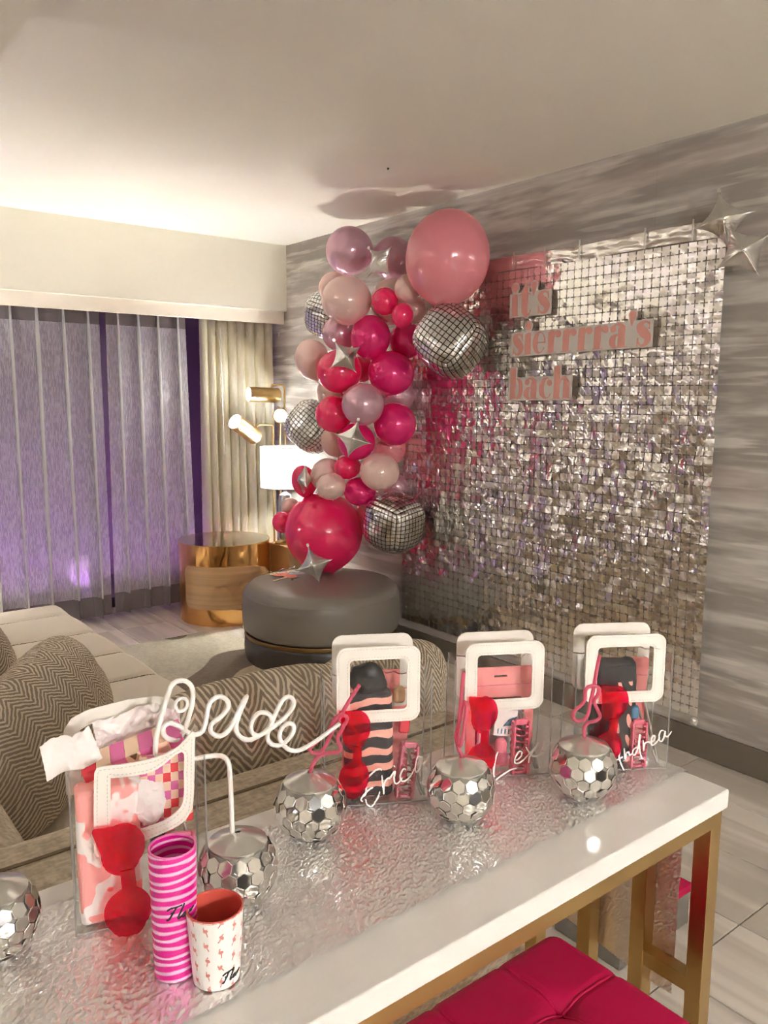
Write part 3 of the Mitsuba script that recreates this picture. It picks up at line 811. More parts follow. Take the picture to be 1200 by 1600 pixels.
def glyph(c):
    """a fat-face lowercase letter, x-height 1: (polygon, advance)."""
    P = Polygon
    stem = lambda x, h0=0.0, h1=1.0, w=0.34: P([(x, h0), (x + w, h0), (x + w, h1), (x + w * 0.45, h1), (x, h1 - 0.07)])
    if c == 'i':
        return unary_union([stem(0.06), P([(0.0, 0), (0.46, 0), (0.46, 0.035), (0.0, 0.035)]), ell(0.23, 1.30, 0.19, 0.19)]), 0.52
    if c == 't':
        return unary_union([P([(0.12, 0.1), (0.46, 0.1), (0.46, 1.42), (0.40, 1.42), (0.12, 1.12)]), P([(0, 0.93), (0.62, 0.93), (0.62, 1.0), (0.0, 1.0)]), stroke([(0.29, 0.16), (0.40, 0.03), (0.58, 0.08), (0.64, 0.24)], [0.3, 0.2, 0.06, 0.04])]), 0.64
    if c == "'":
        return unary_union([ell(0.17, 1.30, 0.16, 0.17), P([(0.02, 1.30), (0.33, 1.30), (0.17, 0.86), (0.12, 0.86)])]), 0.36
    if c == 's':
        return unary_union([stroke([(0.60, 0.80), (0.50, 0.955), (0.30, 0.95), (0.17, 0.78), (0.36, 0.55), (0.56, 0.32), (0.46, 0.08), (0.26, 0.035), (0.09, 0.22)], [0.05, 0.06, 0.14, 0.30, 0.40, 0.32, 0.16, 0.06, 0.05]),
                            P([(0.60, 1.0), (0.64, 1.0), (0.64, 0.66), (0.585, 0.66)]), P([(0.06, 0.0), (0.10, 0.0), (0.14, 0.34), (0.06, 0.34)])]), 0.74
    if c == 'e':
        o = ell(0.38, 0.5, 0.38, 0.5).difference(ell(0.47, 0.5, 0.20, 0.44))
        cut = P([(0.45, 0.46), (0.9, 0.46), (0.9, 0.20), (0.70, 0.26), (0.55, 0.30)])
        return unary_union([o.difference(cut), P([(0.28, 0.47), (0.74, 0.47), (0.74, 0.53), (0.28, 0.53)])]), 0.82
    if c == 'r':
        return unary_union([stem(0.08), P([(0.0, 0), (0.54, 0), (0.54, 0.035), (0.0, 0.035)]), stroke([(0.40, 0.70), (0.50, 0.90), (0.64, 0.94)], [0.05, 0.08, 0.1]), ell(0.66, 0.82, 0.155, 0.16)]), 0.84
    if c == 'a':
        bowl = ell(0.31, 0.28, 0.31, 0.29).difference(ell(0.40, 0.27, 0.10, 0.225))
        return unary_union([stem(0.44, 0.0, 0.86), bowl, stroke([(0.16, 0.80), (0.30, 0.965), (0.52, 0.95), (0.66, 0.78)], [0.05, 0.06, 0.14, 0.30]), ell(0.19, 0.80, 0.145, 0.145), P([(0.70, 0.0), (0.90, 0.0), (0.90, 0.035), (0.70, 0.05)])]), 0.93
    if c == 'b':
        bowl = ell(0.52, 0.5, 0.36, 0.5).difference(ell(0.44, 0.5, 0.18, 0.44))
        return unary_union([P([(0.06, 0), (0.40, 0.04), (0.40, 1.5), (0.06, 1.5)]), bowl]), 0.94
    if c == 'c':
        o = ell(0.40, 0.5, 0.40, 0.5).difference(ell(0.50, 0.5, 0.20, 0.44)).difference(P([(0.5, 0.25), (0.9, 0.25), (0.9, 0.8), (0.5, 0.8)]))
        return unary_union([o, ell(0.62, 0.74, 0.145, 0.15)]), 0.82
    if c == 'h':
        return unary_union([stem(0.06, 0, 1.5), P([(0.0, 0), (0.46, 0), (0.46, 0.035), (0.0, 0.035)]), stroke([(0.38, 0.70), (0.50, 0.92), (0.68, 0.93), (0.80, 0.70)], [0.05, 0.08, 0.16, 0.32]), P([(0.62, 0.0), (0.96, 0.0), (0.96, 0.72), (0.62, 0.72)]), P([(0.56, 0), (1.02, 0), (1.02, 0.035), (0.56, 0.035)])]), 1.06
    raise ValueError(c)


def letter_sign(text, label, y_left, z_base, width, xh, tilt=0.0):
    k = thing('letter_sign', label, 'letter sign', 'pink letter signs on the foil backdrop')
    x, gl_ = 0.0, []
    for c in text:
        g, a = glyph(c)
        gl_.append((c, affinity.translate(g, x, 0))); x += a
    sx = width / x
    M = frame([FX - 0.022, y_left, z_base], [0, -1, tilt], [0, -tilt, 1], [-1, 0, 0])
    full = []
    for c, g in gl_:
        g = affinity.scale(g, sx, xh, origin=(0, 0))
        full.append(g)
    tall = unary_union([g.buffer(xh * 0.055, join_style=1) for g in full])
    card = unary_union([tall, sbox(-0.008, -0.006, width + 0.004, xh * 1.05)]).buffer(0.004).buffer(-0.004)
    card = unary_union([Polygon(q.exterior) for q in getattr(card, 'geoms', [card])]).simplify(0.0004)
    put(k, 'card', mv(extrude(card, 0.003), M), 'm_sign_card')
    for g in full:
        put(k, 'letter', mv(extrude(g.simplify(0.0003), 0.0012, 0.003), M), 'm_sign_pink')


letter_sign("it's", "pink letters reading it's on a pale grey card, topmost of the signs on the foil", 2.815, 1.90, 0.250, 0.104, 0.004)
letter_sign("sierrrra's", 'longest pink letter sign, the middle line on the foil backdrop', 2.80, 1.712, 0.785, 0.103, 0.016)
letter_sign('bach', 'pink letters reading bach on a pale grey card, lowest of the signs on the foil', 2.812, 1.497, 0.385, 0.102, 0.016)

# ------------------------------------------------------------------ balloons
BAL = [('mauve', 2.730, 3.780, 2.312, 0.132, 1.00, 'pearly mauve balloon at the top left of the balloon column'), ('mauve', 2.937, 3.651, 2.277, 0.118, 1.00, 'mauve balloon between the top silver star and the giant pink balloon'),
       ('rose', 2.805, 3.056, 2.190, 0.219, 1.11, 'giant rose pink balloon at the top of the column by the foil'), ('blush', 2.766, 3.977, 2.134, 0.093, 1.00, 'blush balloon peeping out left behind the largest blush balloon'),
       ('blush', 2.618, 3.652, 2.025, 0.132, 0.95, 'largest blush balloon, under the pearly mauve one at top left'), ('blush', 2.862, 3.561, 2.029, 0.122, 1.03, 'blush balloon behind the two tiny hot pink balloons'),
       ('hot', 2.686, 3.403, 2.002, 0.070, 1.00, 'tiny hot pink balloon, left of the pair before a blush balloon'), ('hot', 2.704, 3.280, 1.922, 0.059, 1.12, 'tiniest hot pink balloon, lower right of the pair before a blush balloon'),
       ('blush', 2.745, 3.294, 2.061, 0.069, 1.10, 'small blush balloon touching the giant rose balloon, upper of two'), ('blush', 2.856, 3.362, 1.968, 0.065, 1.11, 'small blush balloon right behind the tiniest hot pink one'),
       ('mauve', 2.718, 3.864, 1.866, 0.099, 1.00, 'mauve balloon under the largest blush balloon on the left'), ('magenta', 2.735, 3.591, 1.831, 0.114, 1.10, 'magenta balloon just below the largest blush balloon'),
       ('magenta', 2.957, 3.551, 1.822, 0.099, 1.04, 'magenta balloon half hidden left of the upper disco balloon'), ('blush', 2.657, 4.054, 1.723, 0.111, 1.19, 'blush balloon sticking out furthest left at mid height'),
       ('hot', 2.618, 3.724, 1.648, 0.121, 0.93, 'hot pink balloon behind the second silver star'), ('hot', 2.862, 3.843, 1.668, 0.075, 1.00, 'hot pink balloon glimpsed in the gap right of the second silver star'),
       ('magenta', 2.832, 3.531, 1.638, 0.124, 0.94, 'magenta balloon at mid column, right of the second silver star'), ('mauve', 2.627, 3.517, 1.467, 0.114, 1.00, 'silvery mauve balloon standing out in the middle of the column'),
       ('blush', 2.765, 3.999, 1.534, 0.095, 1.00, 'blush balloon mostly hidden left of the silvery mauve one'), ('hot', 2.616, 3.773, 1.411, 0.103, 0.97, 'hot pink balloon at lower left of the silvery mauve one'),
       ('magenta', 2.849, 3.515, 1.357, 0.118, 1.00, 'magenta balloon at lower right of the silvery mauve one'), ('mauve', 2.962, 3.650, 1.520, 0.107, 0.93, 'mauve balloon hidden between two magenta balloons on the right'),
       ('magenta', 2.673, 3.637, 1.261, 0.103, 1.00, 'magenta balloon behind the third silver star'), ('blush', 2.733, 3.935, 1.246, 0.087, 1.09, 'blush balloon left behind the third silver star'),
       ('rose', 2.958, 3.707, 1.212, 0.101, 1.00, 'rose balloon right behind the third silver star by the foil'), ('blush', 2.729, 3.499, 1.100, 0.106, 0.94, 'blush balloon above the lower disco balloon'),
       ('hot', 2.692, 3.749, 1.109, 0.071, 0.86, 'small hot pink balloon under the third silver star'), ('blush', 2.672, 3.921, 1.049, 0.102, 1.00, 'blush balloon above the giant hot pink balloon on the left'),
       ('blush', 2.540, 3.697, 1.013, 0.078, 0.91, 'small pale blush balloon resting on the giant hot pink balloon'), ('hot', 2.614, 4.088, 1.005, 0.084, 1.32, 'hot pink balloon with the slim silver star beside the lamp shade'),
       ('magenta', 2.735, 3.690, 0.972, 0.086, 0.88, 'magenta balloon upper right of the giant hot pink balloon'), ('mauve', 2.983, 3.665, 0.988, 0.071, 1.00, 'mauve balloon behind the lower disco balloon'),
       ('rose', 2.950, 3.860, 0.790, 0.112, 1.21, 'rose balloon wedged between the giant hot pink balloon and the lower disco balloon'), ('hot', 2.698, 4.004, 0.700, 0.236, 1.02, 'giant hot pink balloon resting on the grey ottoman'),
       ('hot', 2.586, 4.290, 0.734, 0.067, 1.00, 'small hot pink balloon left behind the giant hot pink balloon'), ('blush', 2.675, 4.345, 0.819, 0.057, 1.00, 'tiny blush balloon at upper left of the giant hot pink balloon')]
COL = np.array([2.80, 3.80])


def balloon_mesh(r, asp):
    a = np.linspace(0, PI, 37)
    rr = r * np.sin(a); zz = -r * asp * np.cos(a)
    neck = zz < -r * asp * 0.92
    prof_ = [[0.0, zz[0] - r * 0.16], [r * 0.05, zz[0] - r * 0.15], [r * 0.035, zz[0] - r * 0.09], [r * 0.05, zz[0] - r * 0.05]]
    for x, z in zip(rr, zz):
        if x > r * 0.08 or z > 0:
            prof_.append([x, z - r * 0.05 * math.exp(-(x / (r * 0.25)) ** 2) * (z < 0)])
    return lathe(prof_, 56)


for c, x, y, z, r, asp, lab in BAL:
    geo = math.sqrt(asp)
    m = balloon_mesh(r / geo, asp)
    # necks point at the column's core, big ones downwards
    d = np.array([x - COL[0], y - COL[1], 0.0]); d = d / (np.linalg.norm(d) + 1e-6)
    up = np.array([d[0] * 0.25, d[1] * 0.25, 1.0]) if (asp != 1.0 or r > 0.2) else np.array([d[0], d[1], 0.5])
    up /= np.linalg.norm(up)
    ex = np.cross(up, [0.3, 0.9, 0.1]); ex /= np.linalg.norm(ex)
    single('balloon', lab, 'balloon', mv(m, frame([x, y, z], ex, np.cross(up, ex), up)), 'm_balloon_' + c, True, group='latex balloons of the column')


def disco_mesh(r, p=3.0, n=40, puff=0.0):
    vs, fs, uvs = [], [], []
    g = np.linspace(-1, 1, n)
    U, V = np.meshgrid(g, g, indexing='ij')
    for d in range(3):
        e, h = (d + 1) % 3, (d + 2) % 3
        for s in (-1, 1):
            P = np.zeros(U.shape + (3,)); P[..., d] = s; P[..., e] = np.tan(U * PI / 4); P[..., h] = np.tan(V * PI / 4)
            nrm = np.linalg.norm(P, axis=-1, keepdims=True)
            sup = (np.abs(P) ** p).sum(-1, keepdims=True) ** (1 / p)
            Q = P / sup
            # seams between the foil panels pinch slightly
            Q = Q * (1 - 0.03 * np.exp(-((1 - np.maximum(np.abs(U), np.abs(V))[..., None]) / 0.05) ** 2))
            wr = meshkit.fbm(P / nrm * 9, 2, 5)[..., None] - 0.5
            Q = Q * (1 + 0.02 * wr)
            vs.append(Q.reshape(-1, 3) * r); fs.append(grid_faces(n, n, flip=(s < 0))); uvs.append(np.stack([U * 0.5 + 0.5, V * 0.5 + 0.5], -1).reshape(-1, 2))
    return cat(*zip(vs, fs)), np.vstack(uvs)


def rot(ax, deg):
    return np.array(T().rotate(list(ax), deg).matrix, float)


DISCO = [(2.845, 3.067, 1.788, 0.168, (20, 34, 20), 'silver disco ball balloon beside the giant rose balloon, before the foil'), (2.845, 3.511, 0.806, 0.159, (10, 12, -8), 'silver disco ball balloon right of the giant hot pink balloon'),
         (2.850, 4.150, 2.007, 0.140, (30, 20, 60), 'silver disco ball balloon half hidden at the upper left of the column'), (2.715, 4.146, 1.326, 0.150, (38, 40, 10), 'silver disco ball balloon above the table lamp shade')]
for x, y, z, r, (ra, rb_, rc_), lab in DISCO:
    m, uv = disco_mesh(r, 2.9)
    M = rot((0, 0, 1), ra) @ rot((1, 0, 0), rb_) @ rot((0, 1, 0), rc_)
    M[:3, 3] = [x, y, z]
    single('disco_balloon', lab, 'foil balloon', mv(m, M), 'm_disco', True, uv=uv, group='disco ball foil balloons')


def star_mesh(R, thick, seed=0, p=0.68):
    nr, na = 20, 128
    rho = np.sin(np.linspace(0, PI / 2, nr)); th = np.arange(na) * 2 * PI / na
    Rt = (np.abs(np.cos(th)) ** p + np.abs(np.sin(th)) ** p) ** (-1 / p)
    Rt = np.minimum(Rt, 1.0)
    wr = 0.5 + 0.5 * np.cos(th * 36 + 2.5 * np.sin(th * 5 + seed))
    P = []
    for s in (1, -1):
        rr = rho[:, None] * Rt[None] * R
        h = thick * (1 - rho[:, None] ** 2.2) ** 0.55 * (0.45 + 0.75 * Rt[None] ** -0.0 * np.exp(-(rr / (R * 0.42)) ** 2))
        h = h * (1 - 0.22 * wr[None] * rho[:, None] ** 4)
        q = np.stack([rr * np.cos(th), rr * np.sin(th), s * h], -1)
        P.append(q)
    vs, fs = [], []
    for q, s in zip(P, (1, -1)):
        v = q.reshape(-1, 3)
        i, j = np.meshgrid(np.arange(nr - 1), np.arange(na), indexing='ij')
        f = np.stack([i * na + j, (i + 1) * na + j, (i + 1) * na + (j + 1) % na, i * na + (j + 1) % na], -1).reshape(-1, 4)
        vs.append(v); fs.append(f if s > 0 else f[:, ::-1])
    v, f = cat(*zip(vs, fs))
    return v, f


STARS = [((2.615, 3.36, 2.190), 0.104, 44, (-0.97, -0.28, 0.1), 'silver star balloon at the top of the column between two mauve balloons'), ((2.53, 3.54, 1.715), 0.104, 35, (-0.50, -0.86, 0.0), 'silver star balloon second from the top of the column'),
         ((2.52, 3.46, 1.287), 0.104, -15, (-0.62, -0.78, 0.08), 'silver star balloon third from the top, below the silvery mauve balloon'), ((2.535, 3.96, 1.03), 0.095, -25, (-1.0, 0.45, 0.0), 'slim silver star balloon seen edge-on beside the lamp shade'),
         ((2.40, 3.66, 0.590), 0.112, 18, (-0.66, -0.74, 0.12), 'silver star balloon standing on the ottoman before the giant hot pink balloon'),
         ((2.985, 1.71, 2.175), 0.112, 12, (-0.9, -0.4, 0.05), 'upper silver star balloon stuck at the top right corner of the foil'), ((2.975, 1.617, 2.048), 0.112, 32, (-0.9, -0.42, 0.0), 'lower silver star balloon on the wallpaper right of the foil corner')]
for c, R, tw, nd, lab in STARS:
    ez = np.array(nd, float); ez /= np.linalg.norm(ez)
    ex = np.cross([0, 0, 1.0], ez); ex /= np.linalg.norm(ex); ey = np.cross(ez, ex)
    a = math.radians(tw)
    X, Y = ex * math.cos(a) + ey * math.sin(a), -ex * math.sin(a) + ey * math.cos(a)
    k = thing('star_balloon', lab, 'star balloon', 'silver star balloons')
    M = frame(c, X, Y, ez)
    put(k, 'foil', mv(star_mesh(R, R * 0.36), M), 'm_star_foil', True)
    put(k, 'tail', mv(box(-0.007, 0.007, R * 0.96, R * 1.10, -0.001, 0.001), M), 'm_star_foil')

# ================================================================== WHITE TABLE AND STOOL
tb = thing('bar_table', 'long white bar table on a brass frame in the foreground', 'table')
put(tb, 'top', rbox(-0.75, 1.160, 0.597, 0.982, 0.868, 0.8995, 0.003, k=2), 'm_table_white', 40)
put(tb, 'apron', cat(box(-0.72, 1.157, 0.605, 0.633, 0.839, 0.8675)), 'm_brass')
put(tb, 'apron', box(-0.72, 1.157, 0.945, 0.973, 0.839, 0.8675), 'm_brass')
put(tb, 'apron', box(1.129, 1.157, 0.633, 0.945, 0.839, 0.8675), 'm_brass')
for y in (0.605, 0.712, 0.822, 0.945):
    put(tb, 'leg', rbox(1.127, 1.157, y, y + 0.028, 0.0, 0.8395, 0.0015, k=1), 'm_brass')
for y in (0.605, 0.945):
    put(tb, 'leg', box(-0.72, -0.692, y, y + 0.028, 0.0, 0.8395), 'm_brass')
put(tb, 'stretcher', box(1.129, 1.155, 0.633, 0.7125, 0.545, 0.571), 'm_brass')
put(tb, 'stretcher', box(1.129, 1.155, 0.74, 0.9455, 0.10, 0.126), 'm_brass')

# crinkled silver runner lying on the table and hanging over its end
RY0, RY1 = 0.671, 0.937
s = np.arange(0.02, 1.56, 0.0018); yv = np.linspace(RY0, RY1, 150)
S, Yv = np.meshgrid(s, yv, indexing='ij')
rad, edge = 0.006, 1.163
bend = edge - rad
ang = np.clip((S - bend) / rad, 0, PI / 2)
over = np.maximum(S - bend - rad * PI / 2, 0)
Xr = np.where(S < bend, S, bend + rad * np.sin(ang)); Zr = TABLE_Z + 0.0015 - rad + rad * np.cos(ang) - over
nn = np.abs(meshkit.fbm(np.stack([S * 235, Yv * 235, 0 * S], -1), 2, 31) - 0.5) * 2.2 - 0.4
n2 = meshkit.fbm(np.stack([S * 9, Yv * 9, 0 * S + 4], -1), 2, 32) - 0.5
amp = 0.0028 * nn + 0.002 * n2 * (over > 0)
lift = amp + 0.0021
Nx = np.where(S < bend, 0, np.sin(ang)); Nz = np.where(S < bend, 1, np.cos(ang))
Yj = Yv + 0.003 * (meshkit.fbm(np.stack([S * 30, (Yv > 0.8) * 9.0, 0 * S], -1), 2, 33) - 0.5) * (np.abs(Yv - (RY0 + RY1) / 2) > 0.13)
wob = 0.03 * over * np.sin(Yv * 14 + 1.0)
Pr = np.stack([Xr + Nx * lift + wob, Yj, Zr + Nz * lift], -1)
single('table_runner', 'crinkled silver table runner along the white table, hanging over its right end', 'table runner', sheet(Pr), 'm_runner', True)

# magenta tufted stools pushed under the table; the unseen left one reddens the brass
SX0, SX1, SY0, SY1, SZ = 0.58, 1.004, 0.40, 0.806, 0.622


def tuft(v):
    v = v.copy()
    px, py = (v[:, 0] + (SX1 - SX0) / 2) / 0.1413, (v[:, 1] + (SY1 - SY0) / 2) / 0.1353
    fx, fy = np.abs(px - np.round(px)), np.abs(py - np.round(py))
    inner_x = (np.round(px) > 0.5) & (np.round(px) < 2.5); inner_y = (np.round(py) > 0.5) & (np.round(py) < 2.5)
    g = np.exp(-(fx / 0.05) ** 2) * inner_x * 0.0035 + np.exp(-(fy / 0.05) ** 2) * inner_y * 0.0035
    btn = np.exp(-((fx ** 2 + fy ** 2) / 0.03)) * inner_x * inner_y * 0.014
    top = np.clip((v[:, 2] - 0.0) / 0.03, 0, 1)
    dome = 0.010 * (1 - (v[:, 0] / 0.22) ** 2) * (1 - (v[:, 1] / 0.21) ** 2)
    v[:, 2] += top * (dome - g - btn)
    return v


for SX0, SX1, slab in ((0.58, 1.004, 'magenta tufted stool seat pushed under the right part of the white table'), (0.02, 0.444, 'magenta tufted stool under the left part of the white table, outside the photo')):
    st = thing('bar_stool', slab, 'stool')
    XC = (SX0 + SX1) / 2
    put(st, 'seat', rbox(SX0, SX1, SY0, SY1, SZ - 0.10, SZ, 0.030, k=5, nx=110, ny=110, nz=2, warp=tuft), 'm_magenta_seat', True)
    for i in (1, 2):
        x = SX0 + i * 0.1413; y = SY0 + i * 0.1353
        put(st, 'piping', tube([[x, yy, SZ + 0.010 * (1 - ((x - XC) / 0.22) ** 2) * (1 - ((yy - 0.603) / 0.21) ** 2) - 0.0028 - 0.014 * np.exp(-((((yy - SY0) / 0.1353 - np.round((yy - SY0) / 0.1353)) ** 2) / 0.03)) * (0.5 < np.round((yy - SY0) / 0.1353) < 2.5)] for yy in np.linspace(SY0 + 0.03, SY1 - 0.03, 60)], 0.0022, 6), 'm_magenta_seat', 60)
        put(st, 'piping', tube([[xx, y, SZ + 0.010 * (1 - ((xx - XC) / 0.22) ** 2) * (1 - ((y - 0.603) / 0.21) ** 2) - 0.0028 - 0.014 * np.exp(-((((xx - SX0) / 0.1413 - np.round((xx - SX0) / 0.1413)) ** 2) / 0.03)) * (0.5 < np.round((xx - SX0) / 0.1413) < 2.5)] for xx in np.linspace(SX0 + 0.03, SX1 - 0.03, 60)], 0.0022, 6), 'm_magenta_seat', 60)
    put(st, 'frame', box(SX0 + 0.02, SX1 - 0.02, SY0 + 0.02, SY1 - 0.02, SZ - 0.125, SZ - 0.10), 'm_brass')
    for x in (SX0 + 0.02, SX1 - 0.045):
        for y in (SY0 + 0.02, SY1 - 0.045):
            put(st, 'leg', box(x, x + 0.025, y, y + 0.025, 0.0, SZ - 0.125), 'm_brass')

# low box on the tiles beyond the table's end
lb = thing('floor_box', 'low grey box with magenta lid on the floor beyond the table end', 'box')
put(lb, 'body', rbox(1.70, 2.03, 1.14, 1.36, 0.0, 0.10, 0.004, k=1), 'm_gray_box')
put(lb, 'lid', rbox(1.695, 2.035, 1.135, 1.365, 0.1005, 0.125, 0.005, k=1), 'm_magenta_seat')

# ================================================================== DISCO BALL CUPS
BALLS = [(0.9541, 0.7200, 0.0493, 'mirrored disco ball cup with a pink curly straw, nearest the table end'), (0.7628, 0.7850, 0.0482, 'mirrored disco ball cup with an edge-on pink straw, middle of the right three'),
         (0.5672, 0.8783, 0.0481, 'mirrored disco ball cup with a pink curly straw beside the bag with striped socks'), (0.4198, 0.8092, 0.0460, 'mirrored disco ball cup with the white script straw'),
         (0.1700, 0.8868, 0.0440, 'mirrored disco ball cup cut off at the left edge of the photo')]
hexa = np.array([[math.cos(a), math.sin(a)] for a in np.arange(6) * PI / 3 + PI / 6])


def hex_tile(rad_):
    top = np.c_[hexa * rad_ * 0.93, np.full(6, 0.0009)]; bot = np.c_[hexa * rad_, np.zeros(6)]
    v = np.vstack([top, bot, [[0, 0, 0.0009]]])
    f = [[12, i, (i + 1) % 6] for i in range(6)]
    for i in range(6):
        j = (i + 1) % 6
        f += [[i, 6 + i, 6 + j], [i, 6 + j, j]]
    return v, np.array(f)


for x, y, R, lab in BALLS:
    k = thing('disco_cup', lab, 'cup', 'disco ball cups on the runner')
    zc = TABLE_Z + 0.0042 + R * 0.93
    cap = math.radians(43)
    la = np.linspace(math.asin(-0.93), cap, 30)
    prof_ = [[0, R * -0.93 * 0.985]] + [[R * 0.985 * math.cos(a), R * 0.985 * math.sin(a)] for a in la]
    put(k, 'bowl', lathe(prof_, 64, x, y, zc), 'm_ball_grout', 40)
    rl, zl = R * math.cos(cap), R * math.sin(cap)
    put(k, 'lid', lathe([[rl + 0.0008, zl - 0.002], [rl + 0.0012, zl + 0.0012], [rl - 0.001, zl + 0.002], [rl * 0.75, zl + R * 0.12], [rl * 0.45, zl + R * 0.22], [0.006, zl + R * 0.28], [0.0045, zl + R * 0.29], [0.0038, zl + R * 0.24], [0.0, zl + R * 0.24]], 64, x, y, zc), 'm_lid', 50)
    put(k, 'straw_hole', lathe([[0.0, zl + R * 0.246], [0.0036, zl + R * 0.246], [0.0036, zl + R * 0.24], [0, zl + R * 0.24]][::-1], 20, x, y, zc), 'm_black', 40)  # black disc stands in for the dark inside of the hole
    tile_r = R * 0.205
    ply_tile = mikit.ply(hex_tile(tile_r), 'm_hex')
    rows = np.arange(-63, 38, 18.0)
    for ri, ladeg in enumerate(rows):
        ph = math.radians(ladeg)
        cnt = max(6, int(2 * PI * math.cos(ph) / (2 * tile_r * math.cos(PI / 6) * 1.02 / R)))
        for c in range(cnt):
            th = (c + 0.5 * (ri % 2)) * 2 * PI / cnt + 0.3
            nd = np.array([math.cos(ph) * math.cos(th), math.cos(ph) * math.sin(th), math.sin(ph)])
            nt = nd + rng.normal(0, 0.085, 3); nt /= np.linalg.norm(nt)
            ex = np.cross([0, 0, 1.0], nt); ex /= np.linalg.norm(ex)
            key = numbered(k + '__mirror_tile')
            scene[key] = {**ply_tile, 'to_world': T(frame(np.array([x, y, zc]) + nd * R * 0.985, ex, np.cross(nt, ex), nt).tolist())}
bx_, by_, bR = BALLS[3][:3]
put('disco_cup_003', 'sticker', mv(lathe([[0, 0.0004], [0.0065, 0.0004], [0.0065, 0]], 28), frame([bx_ - 0.004, by_ - 0.014, TABLE_Z + 0.0042 + bR * 0.93 + bR * 0.87], [1, 0, 0], [0, 0.93, 0.37], [0, -0.37, 0.93])), 'm_script')

